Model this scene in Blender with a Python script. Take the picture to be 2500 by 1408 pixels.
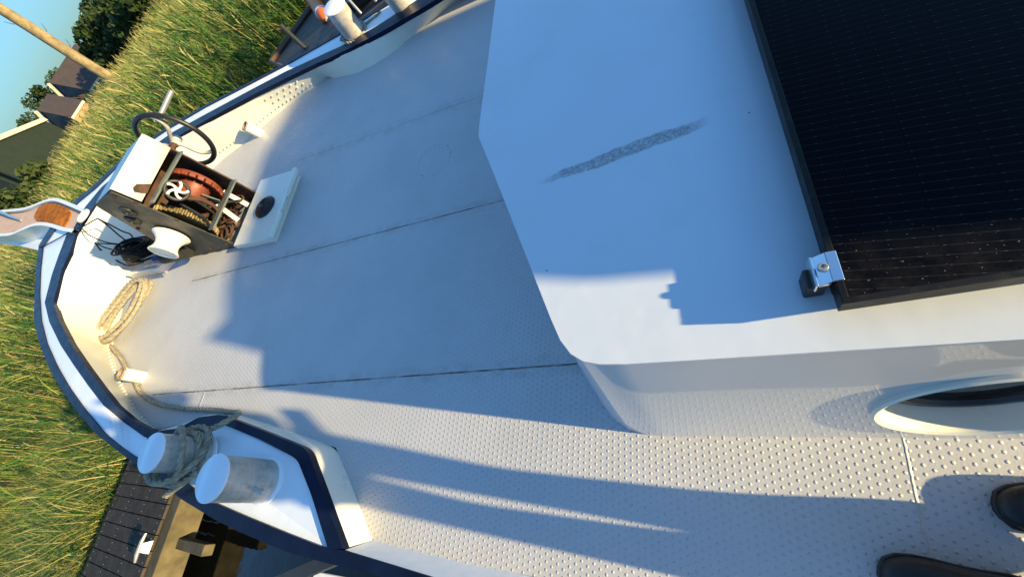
import bpy, math, random
import numpy as np
from mathutils import Matrix, Vector
random.seed(7); rng = np.random.default_rng(11)
SC = bpy.context.scene
for o in list(bpy.data.objects): bpy.data.objects.remove(o)
COL = SC.collection
# ------------------------------------------------------------------ frames
# boat frame: x to the bow, y to port, z up from the deck; the bow deck sheers upward, so the
# boat frame is pitched 8 degrees against the level world frame.
RB = np.array([[-0.8977834548114507, 0.08360068383513519, 0.4324301029404793],
               [-0.10120462867131606, 0.9163913771552621, -0.38727828109898355],
               [-0.4286519466913883, -0.3914559611728758, -0.8142602403776714]])
WB = np.array([[0.9904456567225405, 0.0, -0.13790359342473799],
               [-0.0028182789936891583, 0.9997911511159873, -0.02024133033382631],
               [0.13787479241314987, 0.020436588515927667, 0.9902388032524587]])
H = 1.5; F = 1000.0; CX = 1250.0; CY = 704.0
CAMB = np.array([0.0, 0.0, H]); CAMW = WB @ CAMB
MB4 = Matrix([list(WB[0]) + [0], list(WB[1]) + [0], list(WB[2]) + [0], [0, 0, 0, 1]])
ID4 = Matrix.Identity(4)
def ray(px, py): return RB @ np.array([px - CX, py - CY, F])
def at(px, py, z=0.0):
    d = ray(px, py); return CAMB + d * ((z - H) / d[2])
def atY(px, py, y):
    d = ray(px, py); return CAMB + d * (y / d[1])
def atX(px, py, x):
    d = ray(px, py); return CAMB + d * (x / d[0])
def atw(px, py, z):
    d = WB @ ray(px, py); return CAMW + d * ((z - CAMW[2]) / d[2])
def far(px, py, dist):
    d = WB @ ray(px, py); return CAMW + d * (dist / math.hypot(d[0], d[1]))
# ------------------------------------------------------------------ camera, sky, sun, exposure
cam = bpy.data.cameras.new('camera'); cam.lens = 36.0 * F / 2500.0; cam.sensor_width = 36.0
cam.sensor_fit = 'HORIZONTAL'; cam.clip_start = 0.02; cam.clip_end = 3000
co = bpy.data.objects.new('camera', cam); COL.objects.link(co)
RW = WB @ RB
M = Matrix(((RW[0, 0], -RW[0, 1], -RW[0, 2], CAMW[0]), (RW[1, 0], -RW[1, 1], -RW[1, 2], CAMW[1]),
            (RW[2, 0], -RW[2, 1], -RW[2, 2], CAMW[2]), (0, 0, 0, 1)))
co.matrix_world = M; SC.camera = co
LB = np.array([1.0, -0.01, -0.32]); LW = WB @ LB; LW = LW / np.linalg.norm(LW)
SUN_EL = math.asin(-LW[2]); SUN_AZ = math.atan2(-LW[1], -LW[0])
wd = bpy.data.worlds.new('World'); SC.world = wd; wd.use_nodes = True
nt = wd.node_tree; bg = nt.nodes['Background']
sky = nt.nodes.new('ShaderNodeTexSky'); sky.sky_type = 'NISHITA'; sky.sun_disc = False
sky.sun_elevation = SUN_EL; sky.sun_rotation = math.pi / 2 - SUN_AZ
sky.air_density = 1.0; sky.dust_density = 0.2; sky.ozone_density = 2.5
hsv = nt.nodes.new('ShaderNodeHueSaturation'); hsv.inputs['Saturation'].default_value = 1.0
tintn = nt.nodes.new('ShaderNodeMix'); tintn.data_type = 'RGBA'; tintn.blend_type = 'MULTIPLY'; tintn.inputs[0].default_value = 1.0
tc = nt.nodes.new('ShaderNodeTexCoord'); sz = nt.nodes.new('ShaderNodeSeparateXYZ'); nt.links.new(tc.outputs['Generated'], sz.inputs[0])
el = nt.nodes.new('ShaderNodeValToRGB'); nt.links.new(sz.outputs[2], el.inputs[0])            # clear evening air: pale turquoise low down, deep blue overhead
el.color_ramp.elements[0].position = 0.0; el.color_ramp.elements[0].color = (0.13, 0.225, 0.35, 1)
el.color_ramp.elements[1].position = 0.42; el.color_ramp.elements[1].color = (0.80, 1.05, 1.20, 1)
nt.links.new(el.outputs[0], tintn.inputs[7])
nt.links.new(sky.outputs[0], hsv.inputs['Color']); nt.links.new(hsv.outputs[0], tintn.inputs[6])
nt.links.new(tintn.outputs[2], bg.inputs[0]); bg.inputs[1].default_value = 0.15
sl = bpy.data.lights.new('sun', 'SUN'); sl.energy = 4.9; sl.angle = math.radians(0.8); sl.color = (1.0, 0.77, 0.37)
so = bpy.data.objects.new('sun', sl); COL.objects.link(so)
so.rotation_euler = Vector(LW).to_track_quat('-Z', 'Y').to_euler(); so.location = (-20, 0, 12)
SC.view_settings.view_transform = 'Standard'; SC.view_settings.look = 'None'
SC.view_settings.exposure = 1.22; SC.view_settings.gamma = 1.0
# ------------------------------------------------------------------ materials
def newmat(name):
    m = bpy.data.materials.new(name); m.use_nodes = True
    return m, m.node_tree.nodes, m.node_tree.links, m.node_tree.nodes['Principled BSDF']
def c4(c): return (c[0], c[1], c[2], 1.0)
class G:
    """tiny node-expression helper"""
    def __init__(s, m): s.m = m; s.n = m.node_tree.nodes; s.l = m.node_tree.links
    def _in(s, sock, v):
        if hasattr(v, 'is_output') or isinstance(v, bpy.types.NodeSocket): s.l.new(v, sock)
        else: sock.default_value = v
    def math(s, op, a, b=0.0, c=None, clamp=False):
        k = s.n.new('ShaderNodeMath'); k.operation = op; k.use_clamp = clamp
        s._in(k.inputs[0], a); s._in(k.inputs[1], b)
        if c is not None: s._in(k.inputs[2], c)
        return k.outputs[0]
    def coord(s):
        k = s.n.new('ShaderNodeTexCoord'); return k.outputs['Object']
    def xyz(s, v):
        k = s.n.new('ShaderNodeSeparateXYZ'); s.l.new(v, k.inputs[0]); return k.outputs
    def noise(s, v, scale, detail=3.0, rough=0.55, col=False):
        k = s.n.new('ShaderNodeTexNoise'); s.l.new(v, k.inputs['Vector'])
        k.inputs['Scale'].default_value = scale; k.inputs['Detail'].default_value = detail
        k.inputs['Roughness'].default_value = rough
        return k.outputs['Color' if col else 'Fac']
    def mapr(s, v, a, b, c=0.0, d=1.0, smooth=False):
        k = s.n.new('ShaderNodeMapRange'); k.interpolation_type = 'SMOOTHSTEP' if smooth else 'LINEAR'
        s._in(k.inputs[0], v)
        for i, q in enumerate((a, b, c, d)): k.inputs[1 + i].default_value = q
        return k.outputs[0]
    def mix(s, f, a, b):
        k = s.n.new('ShaderNodeMix'); k.data_type = 'RGBA'
        s._in(k.inputs[0], f)
        s._in(k.inputs[6], c4(a) if isinstance(a, tuple) else a); s._in(k.inputs[7], c4(b) if isinstance(b, tuple) else b)
        return k.outputs[2]
    def ramp(s, v, stops):
        k = s.n.new('ShaderNodeValToRGB'); s.l.new(v, k.inputs[0]); e = k.color_ramp.elements
        while len(e) < len(stops): e.new(0.5)
        for q, (p, c) in zip(e, stops): q.position = p; q.color = c4(c)
        return k.outputs[0]
    def bump(s, h, dist, strength=1.0, chain=None):
        k = s.n.new('ShaderNodeBump'); s.l.new(h, k.inputs['Height'])
        k.inputs['Distance'].default_value = dist; k.inputs['Strength'].default_value = strength
        if chain is not None: s.l.new(chain, k.inputs['Normal'])
        return k.outputs[0]
def plain(name, col, rough=0.5, metal=0.0, spec=0.5, var=0.0, vscale=6.0, specks=0.0, bump=0.0, bscale=40.0, coat=0.0, dirt=None, dirtamt=0.5):
    m, n, l, b = newmat(name); g = G(m); v = g.coord()
    b.inputs['Roughness'].default_value = rough; b.inputs['Metallic'].default_value = metal
    b.inputs['Specular IOR Level'].default_value = spec; b.inputs['Coat Weight'].default_value = coat
    b.inputs['Coat Roughness'].default_value = 0.05
    out = None
    k = g.mapr(g.noise(v, vscale, 5), 0.3, 0.7)
    lo = tuple(max(0, q * (1 - var)) for q in col); hi = tuple(min(1, q * (1 + var * 0.6)) for q in col)
    out = g.mix(k, lo, hi)
    if dirt is not None:
        d = g.mapr(g.noise(v, vscale * 2.3, 8, 0.7), 0.62 - 0.25 * dirtamt, 0.72)
        out = g.mix(g.math('MULTIPLY', d, dirtamt), out, dirt)
    if specks > 0:
        s = g.mapr(g.noise(v, 95.0, 2, 0.5), 0.80 - specks * 0.04, 0.83 - specks * 0.04)
        out = g.mix(g.math('MULTIPLY', s, 0.8), out, (0.05, 0.04, 0.035))
    l.new(out, b.inputs['Base Color'])
    if bump > 0: l.new(g.bump(g.noise(v, bscale, 4), bump), b.inputs['Normal'])
    r = g.mapr(g.noise(v, vscale * 1.7, 4), 0.3, 0.7, rough * 0.85, min(1, rough * 1.2)); l.new(r, b.inputs['Roughness'])
    return m
CREAM = (0.78, 0.76, 0.67)
M_white = plain('white_paint', CREAM, 0.30, var=0.04, vscale=3, bump=0.0012, bscale=14, specks=0.4)
M_bulw = plain('bulwark_white_paint', (0.69, 0.67, 0.58), 0.33, var=0.06, vscale=4, bump=0.002, bscale=10, specks=0.8)
M_cap = plain('rail_white_paint', (0.74, 0.79, 0.86), 0.22, var=0.04, vscale=4, bump=0.001, bscale=20)
M_navy = plain('navy_paint', (0.005, 0.010, 0.032), 0.35, spec=0.12, var=0.3, vscale=9, bump=0.0015, bscale=30)
M_hull = plain('hull_navy_paint', (0.010, 0.016, 0.032), 0.35, var=0.3, vscale=5)
M_galv = plain('galvanised_steel', (0.52, 0.50, 0.47), 0.42, metal=0.25, var=0.14, vscale=16, bump=0.0018, bscale=22, dirt=(0.20, 0.165, 0.12), dirtamt=0.6)
M_steel = plain('bright_steel', (0.42, 0.415, 0.40), 0.34, metal=0.6, var=0.12, vscale=14)
M_alu = plain('aluminium', (0.82, 0.83, 0.85), 0.22, metal=1.0, var=0.03)
M_dkgrey = plain('winch_grey_paint', (0.030, 0.031, 0.030), 0.45, spec=0.35, var=0.25, vscale=9, dirt=(0.075, 0.07, 0.06), dirtamt=0.35, bump=0.001)
M_bar = plain('bar_grey_green_paint', (0.10, 0.12, 0.115), 0.38, var=0.2, vscale=12)
M_red = plain('winch_red_paint', (0.19, 0.042, 0.022), 0.5, var=0.25, vscale=12, dirt=(0.05, 0.02, 0.012), dirtamt=0.6, bump=0.001)
M_rust = plain('rusty_iron', (0.060, 0.028, 0.017), 0.8, var=0.6, vscale=16, bump=0.002, bscale=60)
M_brass = plain('gear_brass', (0.19, 0.14, 0.06), 0.5, metal=0.4, var=0.3, vscale=18, dirt=(0.06, 0.04, 0.02), dirtamt=0.5)
M_black = plain('black_rubber', (0.012, 0.012, 0.013), 0.42, var=0.3, vscale=20)
M_cable = plain('black_cable', (0.006, 0.006, 0.007), 0.6, spec=0.2, var=0.2)
M_copper = plain('copper_fitting', (0.55, 0.27, 0.15), 0.3, metal=0.9, var=0.3, vscale=20)
M_pink = plain('primer_pink_paint', (0.80, 0.64, 0.58), 0.35, var=0.04)
M_varn = plain('stained_varnish', (0.55, 0.17, 0.015), 0.7, spec=0.04, var=0.5, vscale=9, dirt=(0.06, 0.028, 0.006), dirtamt=0.8)
M_plank = None
M_orange = plain('orange_plastic', (0.62, 0.12, 0.015), 0.35, var=0.1)
M_shoe = plain('black_shoe_leather', (0.010, 0.010, 0.010), 0.45, var=0.3, vscale=30, bump=0.001, bscale=120)
M_denim = plain('dark_trousers', (0.03, 0.04, 0.07), 0.85, var=0.2, vscale=30, bump=0.002, bscale=90)
M_jacket = plain('dark_jacket', (0.04, 0.045, 0.05), 0.8, var=0.2, vscale=20)
M_skin = plain('skin', (0.55, 0.34, 0.25), 0.5, var=0.06, vscale=20)
M_hair = plain('brown_hair', (0.06, 0.035, 0.02), 0.6, var=0.3, vscale=60)
def rope_mat():
    m, n, l, b = newmat('hemp_rope'); g = G(m); v = g.coord()
    k = g.noise(v, 45, 5, 0.65)
    c = g.ramp(k, [(0.25, (0.13, 0.108, 0.078)), (0.55, (0.31, 0.275, 0.205)), (0.8, (0.45, 0.415, 0.32))])
    l.new(c, b.inputs['Base Color']); b.inputs['Roughness'].default_value = 0.85
    l.new(g.bump(g.noise(v, 420, 3), 0.0015, 0.7), b.inputs['Normal']); return m
M_rope = rope_mat()
def deck_mat():
    m, n, l, b = newmat('studded_deck_plate'); g = G(m); v = g.coord(); X, Y, Z = g.xyz(v)
    L, Wd = 0.0399, 0.0223
    def cell(off):
        a = g.math('MULTIPLY', g.math('SUBTRACT', g.math('FRACT', g.math('ADD', g.math('DIVIDE', X, L), off)), 0.5), L)
        c = g.math('MULTIPLY', g.math('SUBTRACT', g.math('FRACT', g.math('ADD', g.math('DIVIDE', Y, Wd), off)), 0.5), Wd)
        return g.math('SQRT', g.math('ADD', g.math('MULTIPLY', a, a), g.math('MULTIPLY', c, c)))
    d = g.math('MINIMUM', cell(0.0), cell(0.5))
    dots = g.mapr(d, 0.0054, 0.0016, 0, 1, smooth=True)
    # worn, filled-in paint takes studs away in places (centre plate round the winch)
    worn = g.mapr(g.noise(v, 1.1, 2), 0.34, 0.46)
    dots = g.math('MULTIPLY', dots, g.math('ADD', g.math('MULTIPLY', worn, 0.25), g.math('ADD', 0.40, g.math('MULTIPLY', g.noise(v, 26, 3), 0.6))))
    # seams: dark rusty gaps between plates
    def seam(x1, y1, x2, y2, w, rust=1.0, amp=0.004):
        k = (y2 - y1) / (x2 - x1)
        yy = g.math('ADD', g.math('MULTIPLY', X, k), y1 - k * x1)
        wob = g.math('MULTIPLY', g.math('SUBTRACT', g.noise(v, 9, 3), 0.5), amp)
        dd = g.math('ABSOLUTE', g.math('ADD', g.math('SUBTRACT', Y, yy), wob))
        lim = g.math('LESS_THAN', X, max(x1, x2)); lim2 = g.math('GREATER_THAN', X, min(x1, x2))
        q = g.mapr(dd, w, w * 0.45, 0, rust)
        return g.math('MULTIPLY', q, g.math('MULTIPLY', lim, lim2))
    s1 = seam(3.6, -1.03, -2.5, -1.44, 0.0045); s2 = seam(3.45, -0.17, -2.5, -0.57, 0.005)
    s3 = seam(2.9, -1.98, -2.0, -2.12, 0.006, 0.35); s4 = seam(3.6, -1.03, 3.6001, -1.0, 0.004)
    patchy = g.mapr(g.noise(v, 5.5, 6, 0.7), 0.36, 0.60, 0.25, 1.0)
    seams = g.math('MULTIPLY', g.math('MAXIMUM', s1, g.math('MAXIMUM', s2, s3)), patchy)
    # transverse weld beads
    def weld(x0, k, ya, yb, w):
        dd = g.math('ABSOLUTE', g.math('ADD', g.math('SUBTRACT', X, g.math('ADD', g.math('MULTIPLY', Y, k), x0)), g.math('MULTIPLY', g.math('SUBTRACT', g.noise(v, 60, 3), 0.5), 0.006)))
        lim = g.math('MULTIPLY', g.math('GREATER_THAN', Y, ya), g.math('LESS_THAN', Y, yb))
        return g.math('MULTIPLY', g.mapr(dd, w, w * 0.2, 0, 1, smooth=True), lim)
    w1 = weld(-0.428, 0.03, -0.25, 0.10, 0.0042); w2 = weld(2.86, 0.0, -0.2, 0.2, 0.012)
    # ring scar where a fitting once stood
    rx = g.math('SUBTRACT', X, 1.42); ry = g.math('SUBTRACT', Y, -1.61)
    rr = g.math('SQRT', g.math('ADD', g.math('MULTIPLY', rx, rx), g.math('MULTIPLY', ry, ry)))
    ring = g.mapr(g.math('ABSOLUTE', g.math('SUBTRACT', rr, 0.118)), 0.004, 0.0015)
    ring = g.math('MULTIPLY', ring, g.mapr(g.noise(v, 40, 3), 0.46, 0.6))
    grime = g.mapr(g.noise(v, 2.2, 7, 0.65), 0.40, 0.68)
    base = g.mix(grime, (0.485, 0.49, 0.51), (0.45, 0.455, 0.47))
    dustb = g.mapr(g.noise(v, 7.0, 8, 0.75), 0.60, 0.75)
    base = g.mix(g.math('MULTIPLY', dustb, 0.22), base, (0.24, 0.22, 0.19))
    spk = g.mapr(g.noise(v, 38.0, 2, 0.5), 0.775, 0.80)
    base = g.mix(g.math('MULTIPLY', spk, 0.85), base, (0.06, 0.04, 0.03))
    spk2 = g.math('MULTIPLY', g.mapr(g.noise(v, 13.0, 5, 0.6), 0.70, 0.74), g.mapr(g.noise(v, 90.0, 2), 0.45, 0.6))
    base = g.mix(g.math('MULTIPLY', spk2, 0.6), base, (0.13, 0.085, 0.055))
    sweep = g.math('MAXIMUM', seam(3.6, -1.03, -2.5, -1.44, 0.05, 1.0, 0.05), g.math('MAXIMUM', seam(3.45, -0.17, -2.5, -0.57, 0.05, 1.0, 0.05), seam(2.9, -1.98, -2.0, -2.12, 0.07, 1.0, 0.06)))
    base = g.mix(g.math('MULTIPLY', g.math('MULTIPLY', sweep, g.mapr(g.noise(v, 12, 7, 0.7), 0.42, 0.62)), 0.24), base, (0.17, 0.15, 0.12))
    base = g.mix(g.math('MULTIPLY', ring, 0.6), base, (0.08, 0.07, 0.06))
    base = g.mix(seams, base, (0.075, 0.055, 0.04))
    l.new(base, b.inputs['Base Color'])
    l.new(g.mapr(grime, 0, 1, 0.40, 0.55), b.inputs['Roughness'])
    b.inputs['Specular IOR Level'].default_value = 0.45
    n1 = g.bump(g.noise(v, 170, 4), 0.0007, 0.8)
    n0 = g.bump(g.noise(v, 3.0, 2), 0.0035, 1.0, n1)
    hsum = g.math('ADD', dots, g.math('SUBTRACT', g.math('ADD', g.math('MULTIPLY', w1, 1.4), w2), seams))
    n2 = g.bump(hsum, 0.0026, 1.0, n0)
    l.new(n2, b.inputs['Normal']); return m
M_deck = deck_mat()
def roof_mat():
    m, n, l, b = newmat('cabin_roof_paint'); g = G(m); v = g.coord(); X, Y, Z = g.xyz(v)
    p0 = at(1325, 448, 0.65); p1 = at(1728, 300, 0.65); d = p1 - p0; Ls = float(np.hypot(d[0], d[1])); ux, uy = d[0] / Ls, d[1] / Ls
    ax = g.math('SUBTRACT', X, float(p0[0])); ay = g.math('SUBTRACT', Y, float(p0[1]))
    t = g.math('ADD', g.math('MULTIPLY', ax, ux), g.math('MULTIPLY', ay, uy))
    s = g.math('ADD', g.math('MULTIPLY', ax, -uy), g.math('MULTIPLY', ay, ux))
    wn = g.math('MULTIPLY', g.math('SUBTRACT', g.noise(v, 14, 4), 0.5), 0.03)
    s = g.math('ABSOLUTE', g.math('ADD', s, wn))
    tap = g.math('SUBTRACT', g.math('MULTIPLY', t, 2.0 / Ls), 1.15); s = g.math('ADD', s, g.math('MULTIPLY', g.math('MULTIPLY', tap, tap), 0.011))
    inside = g.math('MULTIPLY', g.mapr(s, 0.024, 0.019), g.math('MULTIPLY', g.mapr(t, -0.02, 0.07), g.mapr(t, Ls + 0.01, Ls - 0.05)))
    stain = g.math('MULTIPLY', inside, g.mapr(g.noise(v, 110, 8, 0.8), 0.36, 0.58, 0.15, 1.0))
    spk = g.mapr(g.noise(v, 55.0, 2, 0.5), 0.785, 0.80)
    base = g.mix(g.mapr(g.noise(v, 2.5, 4), 0.35, 0.65), (0.565, 0.615, 0.685), (0.585, 0.635, 0.705))
    base = g.mix(g.math('MULTIPLY', g.mapr(g.noise(v, 4.5, 9, 0.7), 0.5, 0.72), 0.10), base, (0.30, 0.29, 0.27))
    base = g.mix(g.math('MULTIPLY', stain, 0.72), base, (0.085, 0.08, 0.075))
    base = g.mix(spk, base, (0.05, 0.04, 0.035))
    l.new(base, b.inputs['Base Color']); b.inputs['Roughness'].default_value = 0.30; b.inputs['Coat Weight'].default_value = 0.35; b.inputs['Coat Roughness'].default_value = 0.12
    n1 = g.bump(g.noise(v, 300, 2), 0.00016, 0.5)
    n2 = g.bump(g.noise(v, 5, 3), 0.004, 0.7, n1)
    l.new(n2, b.inputs['Normal']); return m
M_roof = roof_mat()
def wall_mat():
    m, n, l, b = newmat('cabin_wall_gloss_paint'); g = G(m); v = g.coord()
    base = g.mix(g.mapr(g.noise(v, 3, 5), 0.3, 0.7), (0.56, 0.565, 0.58), (0.61, 0.615, 0.63))
    spk = g.mapr(g.noise(v, 60.0, 2, 0.5), 0.79, 0.80); base = g.mix(spk, base, (0.1, 0.07, 0.05))
    l.new(base, b.inputs['Base Color']); b.inputs['Roughness'].default_value = 0.35
    b.inputs['Coat Weight'].default_value = 0.8; b.inputs['Coat Roughness'].default_value = 0.03; b.inputs['Coat IOR'].default_value = 1.5
    n2 = g.bump(g.noise(v, 4, 2), 0.0015, 0.5); l.new(n2, b.inputs['Normal']); return m
M_wall = wall_mat()
def panel_mat(ylo, yhi):
    m, n, l, b = newmat('solar_cell_glass'); g = G(m); v = g.coord(); X, Y, Z = g.xyz(v)
    tilt = g.math('ADD', Y, g.math('MULTIPLY', X, 0.03))
    fy = g.math('ABSOLUTE', g.math('SUBTRACT', g.math('FRACT', g.math('DIVIDE', tilt, 0.0166)), 0.5))
    line = g.mapr(fy, 0.035, 0.01)
    fx = g.math('ABSOLUTE', g.math('SUBTRACT', g.math('FRACT', g.math('DIVIDE', X, 0.031)), 0.5))
    pad = g.mapr(fx, 0.10, 0.03)
    fx2 = g.math('ABSOLUTE', g.math('SUBTRACT', g.math('FRACT', g.math('DIVIDE', X, 0.091)), 0.5))
    gap = g.math('GREATER_THAN', fx2, 0.02)
    val = g.math('MULTIPLY', g.math('MULTIPLY', line, gap), g.math('ADD', 0.22, g.math('MULTIPLY', pad, 0.55)))
    base = g.mix(val, (0.0022, 0.0026, 0.0045), (0.095, 0.098, 0.105))
    # dust left along the low (port) edge
    edge = g.math('ADD', Y, g.math('MULTIPLY', g.math('SUBTRACT', g.noise(v, 7, 5), 0.5), 0.07))
    dz = g.mapr(edge, yhi - 0.17, yhi - 0.02, 0, 1)
    dn = g.mapr(g.noise(v, 26, 9, 0.75), 0.38, 0.75)
    base = g.mix(g.math('MULTIPLY', g.math('MULTIPLY', dz, dn), 0.13), base, (0.12, 0.10, 0.08))
    spk = g.math('MULTIPLY', g.mapr(g.noise(v, 190, 2), 0.70, 0.74), dz)
    base = g.mix(g.math('MULTIPLY', spk, 0.6), base, (0.4, 0.38, 0.34))
    l.new(base, b.inputs['Base Color']); b.inputs['Roughness'].default_value = 0.3
    b.inputs['Specular IOR Level'].default_value = 0.045
    return m
def plank_mat():
    m, n, l, b = newmat('ribbed_composite_plank'); g = G(m); v = g.coord(); X, Y, Z = g.xyz(v)
    r = g.math('ABSOLUTE', g.math('SUBTRACT', g.math('FRACT', g.math('DIVIDE', Y, 0.0165)), 0.5))
    h = g.mapr(r, 0.16, 0.30, 1, 0)
    base = g.mix(g.mapr(g.noise(v, 5, 6, 0.7), 0.3, 0.7), (0.036, 0.031, 0.026), (0.085, 0.073, 0.061))
    base = g.mix(g.math('MULTIPLY', h, 0.35), (0.006, 0.005, 0.005), base) if False else base
    l.new(base, b.inputs['Base Color']); b.inputs['Roughness'].default_value = 0.8; b.inputs['Specular IOR Level'].default_value = 0.12
    l.new(g.bump(h, 0.004, 1.0), b.inputs['Normal']); return m
M_plank = plank_mat()
M_wood = plain('weathered_timber', (0.105, 0.087, 0.052), 0.85, spec=0.2, var=0.4, vscale=7, bump=0.003, bscale=30, dirt=(0.08, 0.075, 0.03), dirtamt=0.5)
M_pole = plain('pole_timber', (0.27, 0.21, 0.125), 0.9, spec=0.2, var=0.45, vscale=4, bump=0.02, bscale=7, dirt=(0.07, 0.055, 0.03), dirtamt=0.5)
M_bark = plain('bark', (0.05, 0.04, 0.03), 0.9, var=0.3)
M_darkwood = plain('dark_boat_timber', (0.022, 0.017, 0.014), 0.5, var=0.4, vscale=5, bump=0.002)
M_tile = plain('brown_roof_tile', (0.066, 0.048, 0.042), 0.75, var=0.15, vscale=2, bump=0.03, bscale=6)
M_brick = plain('sandy_brick', (0.42, 0.27, 0.16), 0.85, var=0.12, vscale=2)
M_gable = plain('shaded_gable_wall', (0.022, 0.024, 0.028), 0.7, var=0.2, vscale=1)  # the gable end's shade is put into this dark base colour
M_trim = plain('cream_trim', (0.68, 0.62, 0.46), 0.6, var=0.05)
M_shed = plain('dark_green_cladding', (0.013, 0.025, 0.022), 0.8, var=0.12, vscale=1)
M_windowdark = plain('dark_window_glass', (0.01, 0.012, 0.015), 0.06, spec=0.8)
def tint_mat(name, stops, rough=0.7, trans=0.33):
    m, n, l, b = newmat(name); g = G(m)
    a = n.new('ShaderNodeAttribute'); a.attribute_name = 'tint'
    c = g.ramp(a.outputs['Fac'], stops); l.new(c, b.inputs['Base Color']); b.inputs['Roughness'].default_value = rough
    b.inputs['Specular IOR Level'].default_value = 0.3
    if trans > 0:
        t = n.new('ShaderNodeBsdfTranslucent'); l.new(c, t.inputs[0])
        mx = n.new('ShaderNodeMixShader'); mx.inputs[0].default_value = trans
        l.new(b.outputs[0], mx.inputs[1]); l.new(t.outputs[0], mx.inputs[2])
        l.new(mx.outputs[0], n['Material Output'].inputs[0])
    return m
M_reed = tint_mat('reed_blades', [(0.0, (0.030, 0.095, 0.022)), (0.3, (0.062, 0.16, 0.028)), (0.55, (0.22, 0.28, 0.055)), (0.75, (0.42, 0.36, 0.11)), (1.0, (0.56, 0.47, 0.23))])
M_leaf = tint_mat('tree_leaves', [(0.0, (0.014, 0.032, 0.010)), (0.6, (0.035, 0.065, 0.018)), (1.0, (0.075, 0.095, 0.03))])
M_ground = plain('reed_bed_soil', (0.022, 0.022, 0.012), 0.95, var=0.5, vscale=1.5, bump=0.05, bscale=4)
def water_mat():
    m, n, l, b = newmat('dark_ditch_water'); g = G(m); v = g.coord()
    b.inputs['Base Color'].default_value = (0.004, 0.0045, 0.004, 1); b.inputs['Roughness'].default_value = 0.05; b.inputs['Specular IOR Level'].default_value = 0.25
    l.new(g.bump(g.noise(v, 3.5, 3), 0.02, 0.25), b.inputs['Normal']); return m
M_water = water_mat()
# ------------------------------------------------------------------ mesh helpers
def V3(p): return np.array(p, float)
class MB:
    def __init__(s): s.v = []; s.f = []
    def add(s, vs, fs):
        o = len(s.v); s.v += [tuple(map(float, p)) for p in vs]; s.f += [tuple(i + o for i in f) for f in fs]; return s
    def box(s, c, sx, sy, sz, R=None):
        c = V3(c); R = np.eye(3) if R is None else R
        vs = [c + R @ np.array([a * sx / 2, b * sy / 2, d * sz / 2]) for a in (-1, 1) for b in (-1, 1) for d in (-1, 1)]
        return s.add(vs, [(0, 1, 3, 2), (4, 6, 7, 5), (0, 4, 5, 1), (2, 3, 7, 6), (0, 2, 6, 4), (1, 5, 7, 3)])
    def hexa(s, bot, top):
        n = len(bot); vs = list(bot) + list(top)
        fs = [tuple(range(n))[::-1], tuple(range(n, 2 * n))] + [(i, (i + 1) % n, n + (i + 1) % n, n + i) for i in range(n)]
        return s.add(vs, fs)
    def bar(s, a, b, w, h, up=(0, 0, 1)):
        a, b = V3(a), V3(b); d = b - a; L = np.linalg.norm(d); d /= L
        u = np.cross(V3(up), d); u /= np.linalg.norm(u); v = np.cross(d, u)
        return s.box((a + b) / 2, L, w, h, np.array([d, u, v]).T)
    def tube(s, path, r, seg=10, caps=True, closed=False):
        path = [V3(p) for p in path]; n = len(path); rr = r if hasattr(r, '__len__') else [r] * n
        T = []
        for i in range(n):
            a = path[(i - 1) % n] if (closed or i > 0) else path[i]; b = path[(i + 1) % n] if (closed or i < n - 1) else path[i]
            t = b - a; T.append(t / (np.linalg.norm(t) + 1e-12))
        ref = np.array([0, 0, 1.0]) if abs(T[0][2]) < 0.9 else np.array([1.0, 0, 0])
        u = np.cross(T[0], ref); u /= np.linalg.norm(u); vs = []
        for i in range(n):
            u = u - T[i] * (u @ T[i]); u /= np.linalg.norm(u) + 1e-12; w = np.cross(T[i], u)
            for k in range(seg):
                a = 2 * math.pi * k / seg; vs.append(path[i] + rr[i] * (math.cos(a) * u + math.sin(a) * w))
        fs = []; m = n if closed else n - 1
        for i in range(m):
            j = (i + 1) % n
            for k in range(seg):
                k2 = (k + 1) % seg; fs.append((i * seg + k, i * seg + k2, j * seg + k2, j * seg + k))
        if caps and not closed: fs += [tuple(range(seg))[::-1], tuple((n - 1) * seg + k for k in range(seg))]
        return s.add(vs, fs)
    def lathe(s, prof, o, axis, seg=32, closed=False):
        """prof: (radius, distance along axis)"""
        o, ax = V3(o), V3(axis); ax = ax / np.linalg.norm(ax)
        ref = np.array([0, 0, 1.0]) if abs(ax[2]) < 0.9 else np.array([1.0, 0, 0])
        u = np.cross(ax, ref); u /= np.linalg.norm(u); w = np.cross(ax, u); n = len(prof); vs = []
        for r, h in prof:
            for k in range(seg):
                a = 2 * math.pi * k / seg; vs.append(o + ax * h + r * (math.cos(a) * u + math.sin(a) * w))
        fs = []
        for i in range(n if closed else n - 1):
            j = (i + 1) % n
            for k in range(seg): fs.append((i * seg + k, i * seg + (k + 1) % seg, j * seg + (k + 1) % seg, j * seg + k))
        if not closed:
            fs += [tuple(range(seg))[::-1], tuple((n - 1) * seg + k for k in range(seg))]
        return s.add(vs, fs)
    def loft(s, *curves, closed=False):
        n = len(curves[0]); vs = [p for c in curves for p in c]; fs = []
        for a in range(len(curves) - 1):
            for i in range(n if closed else n - 1):
                j = (i + 1) % n; fs.append((a * n + i, a * n + j, (a + 1) * n + j, (a + 1) * n + i))
        return s.add(vs, fs)
    def poly(s, pts): return s.add(pts, [tuple(range(len(pts)))])
    def dome(s, c, r, nrm, h=0.5, seg=8):
        c, nrm = V3(c), V3(nrm) / np.linalg.norm(nrm)
        return s.lathe([(r, 0), (r * 0.8, r * h * 0.7), (r * 0.3, r * h)], c, nrm, seg)
def link(o): COL.objects.link(o); return o
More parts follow.
